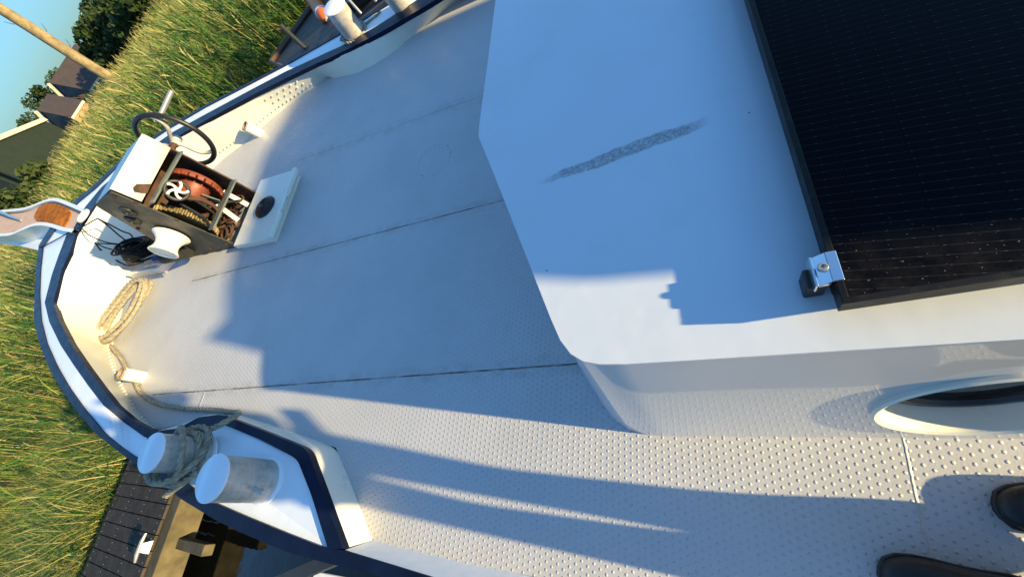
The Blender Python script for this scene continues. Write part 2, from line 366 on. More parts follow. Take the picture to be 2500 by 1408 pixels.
class Thing:
    def __init__(s, name, label, cat, base=(0, 0, 0), frame='B', group=None):
        s.base = V3(base); s.M = MB4 if frame == 'B' else ID4
        o = bpy.data.objects.new(name, None); link(o); o.empty_display_size = 0.1
        o.matrix_world = s.M @ Matrix.Translation(Vector(s.base)); tag(o, label, cat, group); s.o = o
    def part(s, name, mb, mat, parent=None, **k):
        o = mk(name, mb, mat, s.base, **k); o.parent = parent or s.o; return o
def tag(o, label=None, cat=None, group=None, kind=None):
    if label: o['label'] = label
    if cat: o['category'] = cat
    if group: o['group'] = group
    if kind: o['kind'] = kind
def mk(name, mb, mat, base=(0, 0, 0), smooth=35, bevel=0.0, sub=0, label=None):
    me = bpy.data.meshes.new(name); b = V3(base)
    me.from_pydata([tuple(V3(p) - b) for p in mb.v], [], mb.f); me.update()
    import bmesh
    bm = bmesh.new(); bm.from_mesh(me); bmesh.ops.recalc_face_normals(bm, faces=bm.faces); bm.to_mesh(me); bm.free()
    if smooth:
        me.polygons.foreach_set('use_smooth', [True] * len(me.polygons)); me.set_sharp_from_angle(angle=math.radians(smooth))
    me.materials.append(mat); o = bpy.data.objects.new(name, me); link(o)
    if bevel > 0:
        q = o.modifiers.new('bevel', 'BEVEL'); q.width = bevel; q.segments = 2; q.limit_method = 'ANGLE'; q.angle_limit = math.radians(40); q.harden_normals = False
    if sub: q = o.modifiers.new('sub', 'SUBSURF'); q.levels = sub; q.render_levels = sub
    if label: o['label'] = label
    return o
def single(name, mb, mat, label, cat, base=(0, 0, 0), frame='B', group=None, kind=None, **k):
    o = mk(name, mb, mat, base, **k); o.matrix_world = (MB4 if frame == 'B' else ID4) @ Matrix.Translation(Vector(V3(base)))
    tag(o, label, cat, group, kind); return o
def resample(pts, n):
    p = np.array(pts, float); d = np.r_[0, np.cumsum(np.linalg.norm(np.diff(p, axis=0), axis=1))]
    t = np.linspace(0, d[-1], n); return [np.array([np.interp(q, d, p[:, k]) for k in range(3)]) for q in t]
def smooth(pts, n, closed=False):
    """Catmull-Rom through the points, evenly resampled"""
    p = [V3(q) for q in pts]
    if closed: p = [p[-1]] + p + [p[0], p[1]]
    else: p = [2 * p[0] - p[1]] + p + [2 * p[-1] - p[-2]]
    out = []
    for i in range(1, len(p) - 2):
        a, b, c, d = p[i - 1:i + 3]
        for t in np.linspace(0, 1, 12, endpoint=False):
            out.append(0.5 * ((2 * b) + (c - a) * t + (2 * a - 5 * b + 4 * c - d) * t * t + (3 * b - a - 3 * c + d) * t ** 3))
    out.append(p[-2]); return resample(out, n)
def rope_mb(path, R, step=0.006, pitch=None):
    pitch = pitch or R * 7
    p = np.array(path, float); L = np.sum(np.linalg.norm(np.diff(p, axis=0), axis=1)); n = max(8, int(L / step))
    p = resample(path, n); mb = MB()
    T = [p[min(i + 1, n - 1)] - p[max(i - 1, 0)] for i in range(n)]; T = [t / (np.linalg.norm(t) + 1e-9) for t in T]
    u = np.cross(T[0], [0.1, 0.2, 1]); u /= np.linalg.norm(u); fr = []
    for i in range(n):
        u = u - T[i] * (u @ T[i]); u /= np.linalg.norm(u) + 1e-9; fr.append((u, np.cross(T[i], u)))
    for k in range(3):
        q = []
        for i in range(n):
            a = 2 * math.pi * (i * L / (n - 1) / pitch + k / 3); q.append(p[i] + 0.46 * R * (math.cos(a) * fr[i][0] + math.sin(a) * fr[i][1]))
        mb.tube(q, R * 0.56, 6)
    return mb
def px(L, z): return [at(q[0], q[1], q[2] if len(q) > 2 else z) for q in L]
def np_mesh(name, V, Q, tint, mat):
    me = bpy.data.meshes.new(name); n = len(V); m = len(Q)
    me.vertices.add(n); me.vertices.foreach_set('co', V.astype(np.float32).ravel())
    me.loops.add(m * 4); me.loops.foreach_set('vertex_index', Q.astype(np.int32).ravel())
    me.polygons.add(m); me.polygons.foreach_set('loop_start', np.arange(0, m * 4, 4, dtype=np.int32))
    me.update(calc_edges=True)
    a = me.attributes.new('tint', 'FLOAT', 'POINT'); a.data.foreach_set('value', tint.astype(np.float32))
    me.materials.append(mat); o = bpy.data.objects.new(name, me); link(o); return o
# ================================================================== THE BARGE
BO = Thing('barge', 'white steel barge with navy edged rails and grey studded foredeck', 'boat')
EXT = 4.5
T_S = px([(1160, -60, .15), (1058, 7, .15), (940, 76, .15), (860, 118, .15), (838, 128, .15), (805, 144, .15), (780, 154, .15), (700, 193, .18), (620, 233, .22), (520, 287, .27), (440, 332, .30), (350, 395, .335), (263, 468, .36), (233, 503, .37), (187, 574, .38), (173, 616, .38)], 0)
T_P = px([(173, 616, .38), (153, 662, .375), (133, 738, .37), (147, 782, .365), (176, 840, .35), (214, 896, .33), (250, 945, .295), (286, 990, .25), (330, 1027, .16), (379, 1054, .145)], 0)
CI_S = px([(1125, -60, .15), (1025, 0, .15), (930, 62, .15), (855, 105, .15), (832, 117, .15), (800, 131, .15), (775, 143, .15), (700, 177, .18), (612, 223, .22), (510, 278, .27), (425, 324, .30), (335, 388, .335), (251, 458, .36), (213, 504, .37), (168, 568, .38), (146, 626, .38)], 0)
CI_P = px([(146, 626, .38), (130, 672, .375), (113, 739, .37), (124, 785, .365), (152, 842, .35), (186, 893, .33), (223, 945, .295), (258, 990, .25), (306, 1030, .16), (357, 1066, .15)], 0)
CO_S = px([(1070, -60, .15), (955, 10, .15), (893, 48, .15), (835, 84, .15), (757, 128, .15), (700, 161, .18), (612, 207, .22), (500, 265, .27), (410, 318, .30), (315, 382, .335), (236, 460, .36), (192, 496, .37), (140, 556, .38), (107, 606, .38)], 0)
CO_P = px([(107, 606, .38), (101, 660, .375), (99, 720, .37), (103, 782, .36), (118, 840, .345), (143, 895, .325), (172, 945, .30), (215, 1005, .25), (262, 1060, .20), (320, 1106, .165), (390, 1143, .155), (455, 1176, .15), (520, 1222, .15), (600, 1257, .15), (700, 1298, .15), (800, 1336, .15)], 0)
SO_S = px([(1066, -64, .15), (951, 6, .15), (889, 44, .15), (832, 80, .15), (755, 124, .15), (698, 157, .18), (610, 203, .22), (497, 261, .27), (406, 314, .30), (310, 378, .335), (229, 455, .36), (185, 490, .37), (130, 548, .38), (97, 600, .38)], 0)
SO_P = px([(97, 600, .38), (90, 660, .375), (87, 720, .37), (86, 782, .36), (100, 840, .345), (122, 895, .325), (150, 945, .30), (192, 1005, .25), (240, 1060, .20), (300, 1107, .165), (375, 1160, .155), (446, 1217, .15), (535, 1271, .15), (620, 1310, .15), (700, 1344, .15), (790, 1370, .15), (850, 1384, .14), (1000, 1418, .11), (1150, 1462, .10)], 0)
B_S = px([(1180, -50), (1120, 0), (1060, 48), (1000, 95), (960, 128), (920, 155), (870, 180), (818, 191), (800, 188), (745, 228), (690, 268), (640, 310), (600, 347), (545, 388)], 0) + [V3((4.30, -2.12, 0)), V3((4.62, -1.72, 0)), at(322, 655)]
B_P = px([(322, 655), (318, 682), (296, 765), (272, 850), (285, 905), (305, 950), (335, 1005), (372, 1045)], 0)
NS = 220; NP = 60
def ext_aft(c, dy=-0.02): # straight continuation aft, out of the picture
    p = V3(c); return V3((-5.5, p[1] + dy, p[2]))
bs = [ext_aft(B_S[0])] + B_S; ts = [ext_aft(T_S[0])] + T_S; cis = [ext_aft(CI_S[0])] + CI_S; cos_ = [ext_aft(CO_S[0])] + CO_S; sos = [ext_aft(SO_S[0])] + SO_S
def split_rs(c, xs, n1, n2):
    return c
def rs2(c, xb, n):   # resample with one landmark at boat x = xb so lofts stay aligned
    p = np.array(c); i = next(k for k in range(len(p)) if p[k][0] >= xb and k > 0)
    f = (xb - p[i - 1][0]) / (p[i][0] - p[i - 1][0]); m = p[i - 1] + f * (p[i] - p[i - 1])
    return resample(list(p[:i]) + [m], n // 2) + resample([m] + list(p[i:]), n - n // 2 + 1)[1:]
bsr, tsr, cisr, cosr, sosr = [rs2(c, 2.6, NS) for c in (bs, ts, cis, cos_, sos)]
bpr, tpr, cipr = [resample(c, NP) for c in (B_P, T_P, CI_P)]
# deck sheet
port_base = px([(385, 1048), (450, 1032), (505, 1010), (560, 1004), (690, 1045), (820, 1092), (865, 1200), (908, 1318), (1000, 1345), (1200, 1387), (1400, 1424)], 0)
dk = MB(); ring = [V3((p[0], p[1], 0)) for p in bsr] + [V3((p[0], p[1], 0)) for p in bpr[1:]] + port_base + [V3((-5.5, 0.34, 0))]
# grow the outline a little under the walls
dk.poly(ring)
deck = BO.part('deck', dk, M_deck, smooth=0)
# bulwark: inner wall skins with thickness out to the rail
def wall_solid(base, top, out):
    mb = MB(); mb.loft(base, top); return mb
bul = MB(); bul.loft([p for p in bsr], tsr)
BO.part('bulwark', bul, M_bulw, smooth=25)
bul = MB(); bul.loft(bpr, tpr); BO.part('bulwark', bul, M_bulw, smooth=25)
def strip(a, b, zt, drop):
    """a raised band between curves a and b"""
    up = np.array([0, 0, zt]); dn = np.array([0, 0, -drop]); mb = MB()
    a = [p + (p - q) / (np.linalg.norm(p - q) + 1e-9) * 0.007 for p, q in zip(a, b)]      # laps over the plate below
    mb.loft([p + dn for p in a], [p + up for p in a], [p + up for p in b], [p + dn for p in b]); return mb
BO.part('navy_coaming', strip(tsr, cisr, 0.010, 0.022), M_navy, smooth=30)
BO.part('navy_coaming', strip(tpr, cipr, 0.010, 0.022), M_navy, smooth=30)
ncp = [i for i in range(len(CO_P)) if i < 11]
BO.part('rail_cap', MB().loft(cisr, cosr), M_cap, smooth=30)
coP = resample(CO_P[:11], NP); BO.part('rail_cap', MB().loft(cipr, coP), M_cap, smooth=30)
def outer_band(co_, so_):
    mb = MB(); up = np.array([0, 0, 0.008])
    a = co_; b = so_
    mb.loft([p - up for p in a], [p + up for p in a], [p + up for p in b], [p + np.array([0, 0, -0.10]) for p in b]); return mb
BO.part('rubbing_strake', outer_band(cosr, sosr), M_navy, smooth=30)
rail_in = px([(455, 1176, .15), (520, 1222, .15), (600, 1257, .15), (700, 1298, .15), (790, 1333, .15), (840, 1341, .145), (960, 1373, .11), (1060, 1406, .10), (1160, 1440, .10)], 0)
co_full = CO_P[:11] + rail_in; so_full = SO_P
NQ = 70
def rsx(c, n, marks=(2.6,)):
    return resample(c, n)
co_a = resample(CO_P[:11] + rail_in[:1], 34); so_a = resample(SO_P[:12], 34)
co_b = resample(rail_in[:6] , 24); so_b = resample(SO_P[11:17], 24)
co_c = resample(rail_in[5:] + [V3((-5.5, 0.42, .10))], 16); so_c = resample(SO_P[16:] + [V3((-5.5, 0.50, .10))], 16)
BO.part('rubbing_strake', outer_band(co_a + co_b[1:] + co_c[1:], so_a + so_b[1:] + so_c[1:]), M_navy, smooth=30)
sop = so_a + so_b[1:] + so_c[1:]
hu = MB()
cen = np.array([2.0, -1.45, 0])
def inset(p, k, z): 
    q = p.copy(); q[:2] = cen[:2] + (q[:2] - cen[:2]) * k; q[2] = z; return q
allo = sosr + sop[1:]
hu.loft([p + np.array([0, 0, -0.095]) for p in allo], [inset(p, 0.975, -0.25) for p in allo], [inset(p, 0.93, -0.7 - 0.12 * max(0, p[0])) for p in allo], [inset(p, 0.86, -1.6) for p in allo])
BO.part('hull', hu, M_hull, smooth=40)
# port side-deck low wall aft of the bollard platform
lowb = resample(px([(910, 1318), (1000, 1345), (1200, 1387), (1400, 1424)], 0) + [V3((-5.5, 0.34, 0))], 16)
lowt = resample(px([(842, 1341, .147), (960, 1373, .112), (1060, 1406, .102), (1160, 1440, .102)], 0) + [V3((-5.5, 0.42, .102))], 16)
BO.part('toe_rail', MB().loft(lowb, lowt), M_cap, smooth=30)
# bollard platform (port)
PB = px([(385, 1050), (450, 1032), (505, 1010), (560, 1004), (690, 1045), (820, 1092), (865, 1200), (908, 1318)], 0)
PT = px([(379, 1054, .145), (440, 1049, .13), (490, 1021, .12), (545, 1015, .12), (650, 1056, .13), (752, 1098, .15), (790, 1200, .15), (840, 1338, .147)], 0)
PI = px([(357, 1066, .145), (440, 1078, .13), (492, 1046, .12), (540, 1032, .12), (640, 1072, .13), (731, 1120, .15), (765, 1205, .15), (806, 1336, .147)], 0)
def kink(c, n=6):
    out = []
    for a, b in zip(c[:-1], c[1:]): out += [a + (b - a) * t for t in np.linspace(0, 1, n, endpoint=False)]
    return out + [c[-1]]
def corner(c, f=0.22):
    """cut the corners of a polyline so that it bends like bent plate"""
    out = [c[0]]
    for a, b, d in zip(c[:-2], c[1:-1], c[2:]):
        for t in (0, .25, .5, .75, 1):
            p = b + (a - b) * f; q = b + (d - b) * f
            out.append((1 - t) ** 2 * p + 2 * t * (1 - t) * b + t * t * q)
    return out + [c[-1]]
pbk, ptk, pik = [corner([V3(q) for q in c], 0.16) for c in (PB, PT, PI)]
BO.part('bollard_platform', MB().loft(pbk, ptk), M_white, smooth=40)
BO.part('navy_coaming', strip(ptk, pik, 0.012, 0.022), M_navy, smooth=30)
fillp = pik + [V3(p) for p in rail_in[:5]][::-1] + [V3(CO_P[10])]
BO.part('platform_top', MB().poly([V3((p[0], p[1], p[2] - 0.004)) for p in fillp]), M_cap, smooth=0)
# rivets along the bulwark foot
rvm = None
def rivet(p, nrm, r):
    global rvm
    nrm = V3(nrm) / np.linalg.norm(nrm)
    if rvm is None:
        rvm = mk('rivet', MB().lathe([(1, 0), (0.8, 0.35), (0.3, 0.5)], (0, 0, 0), (0, 0, 1), 8), M_bulw); o = rvm
    else:
        o = rvm.copy(); link(o)
    o.parent = BO.o
    o.matrix_local = Matrix.Translation(Vector(p)) @ Vector(nrm).to_track_quat('Z', 'Y').to_matrix().to_4x4() @ Matrix.Diagonal((r, r, r, 1))
pts = [bsr[i] + (tsr[i] - bsr[i]) * 0.18 for i in range(len(bsr)) if 2.78 < bsr[i][0] < 4.4]
for p in resample(pts, 42): rivet(p + np.array([-0.003, 0.006, 0]), (-0.3, 0.9, 0.3), 0.0085)
for k, row in enumerate((0.42, 0.66)):
    pts = [bsr[i] + (tsr[i] - bsr[i]) * row for i in range(len(bsr)) if 2.98 < bsr[i][0] < 3.30]
    for p in resample(pts, 6): rivet(p + np.array([-0.003, 0.006, 0]), (-0.3, 0.9, 0.3), 0.0085)
pts = [bpr[i] + (tpr[i] - bpr[i]) * 0.10 for i in range(NP) if i > 14]
for p in resample(pts, 34): rivet(p + np.array([-0.006, -0.004, 0.003]), (-0.8, -0.4, 0.3), 0.009)
# bollards
def bollard(base_px, top_px, zb, hgt, r, pin=None, mat=M_galv):
    b = at(*base_px, zb); t = at(*top_px, zb + hgt)
    ax = t - b; ax /= np.linalg.norm(ax)
    mb = MB().lathe([(r, -0.01), (r, 0.0), (r, hgt * 0.3), (r * 0.985, hgt * 0.34), (r, hgt * 0.4), (r, hgt - 0.004)], b, ax, 40)
    o = BO.part('mooring_bollard', mb, mat, smooth=40)
    BO.part('bollard_cap', MB().lathe([(r + 0.003, hgt - 0.008), (r + 0.003, hgt - 0.001), (r - 0.002, hgt + 0.003)], b, ax, 40), M_cap, parent=o, smooth=40)
    BO.part('weld_collar', MB().lathe([(r + 0.011, -0.004), (r + 0.010, 0.004), (r + 0.001, 0.010)], b, ax, 40), M_cap, parent=o)
    if pin is not None:
        pa, pb = pin; BO.part('cross_pin', MB().tube([b + V3(pa), b + V3(pb)], 0.0115, 14), M_galv, parent=o)
    return b, ax, o
b2, ax2, o2 = bollard((650, 1173), (516, 1166), .145, .245, .088, ((-0.05, 0.02, 0.105), (-0.145, 0.030, 0.100)))
b1, ax1, o1 = bollard((497, 1110), (368, 1104), .145, .237, .085, ((-0.05, 0.05, 0.085), (-0.118, 0.060, 0.082)))
o1['label'] = 'galvanised bollard wrapped in several turns of rope'; o2['label'] = 'bare galvanised bollard with cross pin'
b3, ax3, o3 = bollard((868, 84), (814, 14), .15, .25, .088)
b4, ax4, o4 = bollard((985, 14), (930, -60), .15, .25, .088)
# low vent pipes on the foredeck edge
for top, base, nm in (((598, 308, .128), (636, 327, 0), 's'), ((296, 911, .13), (350, 921, 0), 'p')):
    a = at(base[0], base[1], 0); t = at(*top); ax = t - a; L = np.linalg.norm(ax)
    o = BO.part('vent_pipe', MB().lathe([(0.042, -0.03), (0.042, 0), (0.042, L - 0.006)], a, ax, 28), M_white)
    BO.part('pipe_mouth', MB().lathe([(0.044, L - 0.006), (0.044, L + 0.006), (0.036, L + 0.007), (0.034, L - 0.03), (0.0, L - 0.03)], a, ax, 28), plain('rusted_pipe_rim', (0.30, 0.22, 0.16), 0.6, var=0.5, vscale=40) if nm == 's' else bpy.data.materials['rusted_pipe_rim'], parent=o)
# ---- cabin
ZR = 0.65
aft_port = at(2500, 830, ZR); dirp = at(1530, 890, ZR) - aft_port; dirp /= np.linalg.norm(dirp)
RT = [aft_port - dirp * 4.2, aft_port] + px([(1700, 880), (1530, 890), (1465, 890), (1425, 883), (1395, 865), (1370, 832), (1347, 780), (1272, 590), (1212, 438), (1180, 360), (1170, 335), (1172, 310), (1192, 160), (1212, 0)], ZR)
e = RT[-1] - RT[-3]; e /= np.linalg.norm(e); RT += [RT[-1] + e * 0.45]
rb = RT[-1]; RT += [V3((rb[0] - 0.35, rb[1] - 0.35, ZR)), V3((-4.5, rb[1] - 0.45, ZR))]
RT = [V3(p) for p in RT]
def offset(poly, d):
    out = []; n = len(poly)
    for i in range(n):
        a = poly[max(i - 1, 0)]; b = poly[min(i + 1, n - 1)]; t = (b - a)[:2]; t /= np.linalg.norm(t)
        out.append(poly[i] + d * np.array([-t[1], t[0], 0]))
    return out
roofm = MB(); up = np.array([0, 0, 0.006])
roofm.poly([p + up for p in RT]); lo = [p - up for p in RT]; roofm.loft([p + up for p in RT], lo)
cab_roof = BO.part('cabin_roof', roofm, M_roof, smooth=20)
RTs = RT
top = offset(RTs, -0.004); top = [V3((p[0], p[1], ZR - 0.004)) for p in top]
bot = offset(RTs, 0.080); bot = [V3((p[0], p[1], -0.01)) for p in bot]
# left of travel is outboard?  pick the side that points away from the cabin centre
if np.linalg.norm(bot[5][:2] - np.array([-1, -1.2])) < np.linalg.norm(RTs[5][:2] - np.array([-1, -1.2])):
    bot = [V3((p[0], p[1], -0.01)) for p in offset(RTs, -0.080)]; top = [V3((p[0], p[1], ZR - 0.004)) for p in offset(RTs, 0.004)]
# port wall with a round hole for the porthole
A = bot[1]; Bq = top[1]; tdir = dirp.copy(); tdir[2] = 0; tdir /= np.linalg.norm(tdir)
wup = (Bq - A); wup -= tdir * (wup @ tdir); wlen = np.linalg.norm(wup); wup /= wlen
wn = np.cross(tdir, wup); wn = wn if wn[1] > 0 else -wn
pc = np.array([-0.515, 0, 0]); s0 = (pc[0] - A[0]) / tdir[0]; hc = 0.30 / wup[2]
PC = A + tdir * s0 + wup * hc; PR = 0.205
cw = MB(); n = 64; half = 0.29
def wpt(s, h): return A + tdir * (s0 + s) + wup * h
inner = []; outer = []
for k in range(n):
    a = 2 * math.pi * k / n; ca, sa = math.cos(a), math.sin(a)
    inner.append(PC + tdir * (PR * ca) + wup * (PR * sa))
    hh = (wlen - hc) if sa > 0 else hc
    sc = min(half / max(abs(ca), 1e-6), hh / max(abs(sa), 1e-6)); outer.append(PC + tdir * (sc * ca) + wup * (sc * sa))
# exact rectangle corners
for cx_, hy in ((half, wlen - hc), (-half, wlen - hc), (-half, -hc), (half, -hc)):
    k = min(range(n), key=lambda i: np.linalg.norm(outer[i] - (PC + tdir * cx_ + wup * hy))); outer[k] = PC + tdir * cx_ + wup * hy
cw.loft(inner, outer, closed=True)
fa = [wpt(half, 0), wpt(half, wlen)]; aa = [wpt(-half, 0), wpt(-half, wlen)]
cw.add([bot[0], top[0], aa[1], aa[0]], [(0, 1, 2, 3)])
cw.loft([fa[0]] + bot[2:], [fa[1]] + top[2:])
BO.part('cabin_wall', cw, M_wall, smooth=50)
ph = BO.part('porthole', MB().lathe([(PR + 0.0, 0.0), (PR + 0.004, 0.010), (PR - 0.004, 0.013), (PR - 0.014, 0.008), (PR - 0.016, -0.060), (PR - 0.022, -0.066), (PR - 0.050, -0.068)], PC, wn, 72), M_white, smooth=40)
rs_ = MB(); ra = [PC + tdir * ((PR - 0.017) * math.cos(a)) + wup * ((PR - 0.017) * math.sin(a)) - wn * 0.0585 for a in np.radians(np.linspace(238, 292, 24))]
rbv = [PC + tdir * ((PR - 0.034) * math.cos(a)) + wup * ((PR - 0.034) * math.sin(a)) - wn * 0.0645 for a in np.radians(np.linspace(238, 292, 24))]
rs_.loft(ra, rbv)
BO.part('rust_run', rs_, plain('rust_stain', (0.26, 0.12, 0.05), 0.85, var=0.7, vscale=45), parent=ph)
bpy.context.view_layer.update()
# open the two end caps of the lathe (keep the ring hollow)
def drop_ngons(o):
    import bmesh
    bm = bmesh.new(); bm.from_mesh(o.data); bmesh.ops.delete(bm, geom=[f for f in bm.faces if len(f.verts) > 6], context='FACES'); bm.to_mesh(o.data); bm.free()
drop_ngons(ph)
gk = BO.part('rubber_gasket', MB().lathe([(PR - 0.034, -0.064), (PR - 0.036, -0.046), (PR - 0.056, -0.044), (PR - 0.064, -0.054), (PR - 0.064, -0.066)], PC, wn, 64), M_black, parent=ph); drop_ngons(gk)
BO.part('pane', MB().lathe([(PR - 0.05, -0.064), (PR - 0.05, -0.060)], PC, wn, 64), M_windowdark, parent=ph)
rst = MB()
for k in range(11):
    a = math.radians(236 + k * 6); q = PC + tdir * ((PR - 0.024) * math.cos(a)) + wup * ((PR - 0.024) * math.sin(a)) - wn * 0.062
    rst = MB().dome(q, 0.0065, wn, 0.8); BO.part('frame_screw', rst, M_rust, parent=ph)
# wheelhouse abaft the picture: its shadow lies across roof and foredeck
wx = -2.6
prof = [(-0.375, ZR), (-0.372, 1.57), (-0.485, 1.82), (-0.63, 1.78), (-0.89, 1.83), (-1.15, 1.85), (-2.05, 1.90), (-2.76, 1.86), (-2.95, 1.6), (-2.95, 0.1), (-2.6, 0.1), (-2.6, ZR)]
wh = MB(); fr_ = [V3((wx, a, b)) for a, b in prof]; bk = [V3((wx - 1.9, a, b)) for a, b in prof]; wh.hexa(bk, fr_)
o = BO.part('wheelhouse', wh, M_white, smooth=20)
wv = MB()
for ya, yb in ((-0.55, -1.2), (-1.3, -1.95), (-2.05, -2.75)): wv.box((wx + 0.006, (ya + yb) / 2, 1.3), 0.012, abs(ya - yb), 0.55)
BO.part('window', wv, M_windowdark, parent=o)
# winch foot plate and low kerb near the bow
kb = MB(); k0 = px([(328, 676), (406, 662), (422, 640), (440, 625)], 0)
kb.bar(k0[0] + [0, 0, .03], k0[1] + [0, 0, .03], 0.02, 0.06); o = BO.part('foot_kerb', kb, M_white, bevel=0.003)
BO.part('foot_kerb', MB().bar(k0[1] + [0, 0, .035], at(436, 630) + [0, 0, .035], 0.05, 0.07), M_pink, bevel=0.004)
# anchor roller at the stem
zs = 0.42
def cheek(pts, w, dz):
    mb = MB(); t = px(pts, zs); t = smooth(t, 26); off = []
    for i in range(len(t)):
        d = t[min(i + 1, len(t) - 1)] - t[max(i - 1, 0)]; d /= np.linalg.norm(d); nrm = np.array([-d[1], d[0], 0]); off.append(nrm)
    a = [p + q * w / 2 for p, q in zip(t, off)]; b = [p - q * w / 2 for p, q in zip(t, off)]; dn = np.array([0, 0, -dz])
    mb.loft([p + dn for p in a], a, b, [p + dn for p in b], closed=False); mb.loft([p + dn for p in a], [p + dn for p in b]); return mb
ar = BO.part('anchor_roller', cheek([(178, 563), (150, 558), (116, 548), (84, 548), (52, 560), (20, 572), (-40, 574)], 0.035, 0.16), M_white, smooth=40)
BO.part('roller_cheek', cheek([(203, 513), (170, 499), (140, 488), (124, 487), (100, 494), (70, 506), (40, 512), (-30, 518)], 0.035, 0.16), M_white, parent=ar, smooth=40)
fl = px([(178, 560), (116, 546), (84, 546), (20, 570), (-40, 572), (-30, 520), (40, 512), (70, 506), (100, 494), (140, 490), (203, 515)], zs - 0.03)
BO.part('roller_tray', MB().poly(fl), plain('stained_tray_paint', (0.56, 0.40, 0.31), 0.75, spec=0.05, var=0.12, vscale=8), parent=ar, smooth=0)
vp = px([(157, 552), (114, 540), (88, 538), (82, 527), (95, 505), (116, 496), (140, 498), (166, 508), (172, 522), (165, 540)], zs - 0.020)
BO.part('varnish_patch', MB().hexa([p - [0, 0, .012] for p in vp], vp), M_varn, parent=ar, smooth=0)
lf = px([(92, 610), (40, 598), (-40, 588), (-40, 560), (20, 566), (84, 556), (114, 556), (175, 570), (110, 590)], zs - 0.16)
BO.part('stem_plate', MB().hexa([p - [0, 0, .03] for p in lf], lf), M_cap, parent=ar, smooth=0)
BO.part('stem_shackle_eye', MB().tube([at(203, 527, .43) + 0.055 * np.array([math.cos(a), math.sin(a), 0.0]) for a in np.linspace(0, 2 * math.pi, 24, endpoint=False)], 0.014, 10, closed=True), M_white)
# steel arm and outrigger at the aft corner of the platform
arm = MB(); a0 = at(838, 1352, .09); a1 = at(640, 1436, .05)
arm.bar(a0, a1, 0.05, 0.012); arm.bar(a0 + [0, 0.02, -0.02], a1 + [0, 0.02, -0.02], 0.012, 0.05)
BO.part('fender_arm', arm, M_dkgrey, bevel=0.002)
bd = MB(); q = px([(772, 1393), (900, 1420), (900, 1470), (740, 1440)], -0.12); bd.hexa([p - [0, 0, .03] for p in q], q)
BO.part('boarding_step', bd, M_cap, bevel=0.004)
# ================================================================== ANCHOR WINCH
WI = Thing('anchor_winch', 'open anchor winch with grey side plates, red chain drum and white warping head', 'winch', (3.45, -1.48, 0))
YP, YS = -1.27, -1.70
plate = [(3.128, 0.0), (3.885, 0.0), (3.60, 0.66), (3.576, 0.695), (3.248, 0.742)]
def sheet(poly, y, t): 
    a = [V3((p[0], y - t / 2, p[1])) for p in poly]; b = [V3((p[0], y + t / 2, p[1])) for p in poly]; return MB().hexa(a, b)
WI.part('side_plate', sheet(plate, YP, 0.010), M_dkgrey, smooth=0, bevel=0.002)
WI.part('side_plate', sheet([(3.10, 0.0), (3.885, 0.0), (3.60, 0.66), (3.576, 0.695), (3.248, 0.742), (3.20, 0.5)], YS, 0.010), M_rust, smooth=0, bevel=0.002)
# folded white cover over the top and the upper part of the aft face
def xa(z): return 3.248 - (0.742 - z) * (3.248 - 3.128) / 0.742
cv = MB(); yl, yr = YP - 0.012, YS - 0.02
pr = [(3.575, 0.700), (3.262, 0.748), (3.250, 0.752), (3.240, 0.742), (xa(0.60) - 0.014, 0.60)]
cv.loft([V3((p[0], yl, p[1])) for p in pr], [V3((p[0], yr, p[1])) for p in pr])
co_ = mk('top_cover', cv, M_white, WI.base, smooth=30); co_.parent = WI.o
q = co_.modifiers.new('thick', 'SOLIDIFY'); q.thickness = 0.004
# dark slot cut-out at the port lower corner of the cover
slot = [(0.628, -1.33), (0.655, -1.322), (0.668, -1.345), (0.662, -1.375), (0.600, -1.420), (0.597, -1.345)]
WI.part('cover_slot', MB().hexa([V3((xa(z) - 0.0160 + 0.0, y, z)) for z, y in slot], [V3((xa(z) - 0.0200, y, z)) for z, y in slot]), M_rust, smooth=0)
WI.part('crossbar', MB().bar((3.135, YP, 0.575), (3.150, YS, 0.560), 0.012, 0.055, up=(1, 0, 0)), M_bar, bevel=0.002)
WI.part('crossbar', MB().bar((3.080, YP, 0.235), (3.095, YS, 0.225), 0.012, 0.060, up=(1, 0, 0)), M_bar, bevel=0.002)
WI.part('top_rail', MB().bar((3.19, YS, 0.60), (3.09, YS, 0.06), 0.035, 0.012, up=(0, 1, 0)), M_rust, bevel=0.002)
for p_, q_ in (((545, 468, .20), (606, 501, .06)), ((528, 498, .20), (582, 538, .06))):
    WI.part('white_stay', MB().bar(at(*p_), at(*q_), 0.034, 0.010), M_white, bevel=0.002)
WI.part('lever_arm', MB().bar((3.10, -1.47, 0.37), (3.085, -1.49, 0.26), 0.035, 0.010, up=(0, 1, 0)), M_bar, bevel=0.002)
WI.part('back_plate', MB().hexa([V3((3.60, YP, .02)), V3((3.62, YP, .02)), V3((3.62, YS, .02)), V3((3.60, YS, .02))], [V3((3.50, YP, .69)), V3((3.52, YP, .69)), V3((3.52, YS, .69)), V3((3.50, YS, .69))]), M_rust, smooth=0)
DC = np.array([3.315, 0, 0.345])
dr = WI.part('chain_drum', MB().lathe([(0.105, 0), (0.097, 0.012), (0.095, 0.10), (0.100, 0.125)], DC + [0, -1.60, 0], (0, 1, 0), 48), M_red, smooth=40)
WI.part('drum_flange', MB().lathe([(0.170, 0), (0.175, 0.006), (0.175, 0.016), (0.160, 0.022), (0.10, 0.022)], DC + [0, -1.635, 0], (0, 1, 0), 56), M_red, parent=dr, smooth=40)
WI.part('drum_flange', MB().lathe([(0.128, 0), (0.132, 0.006), (0.132, 0.014), (0.120, 0.018)], DC + [0, -1.475, 0], (0, 1, 0), 56), M_rust, parent=dr, smooth=40)
lug = MB()
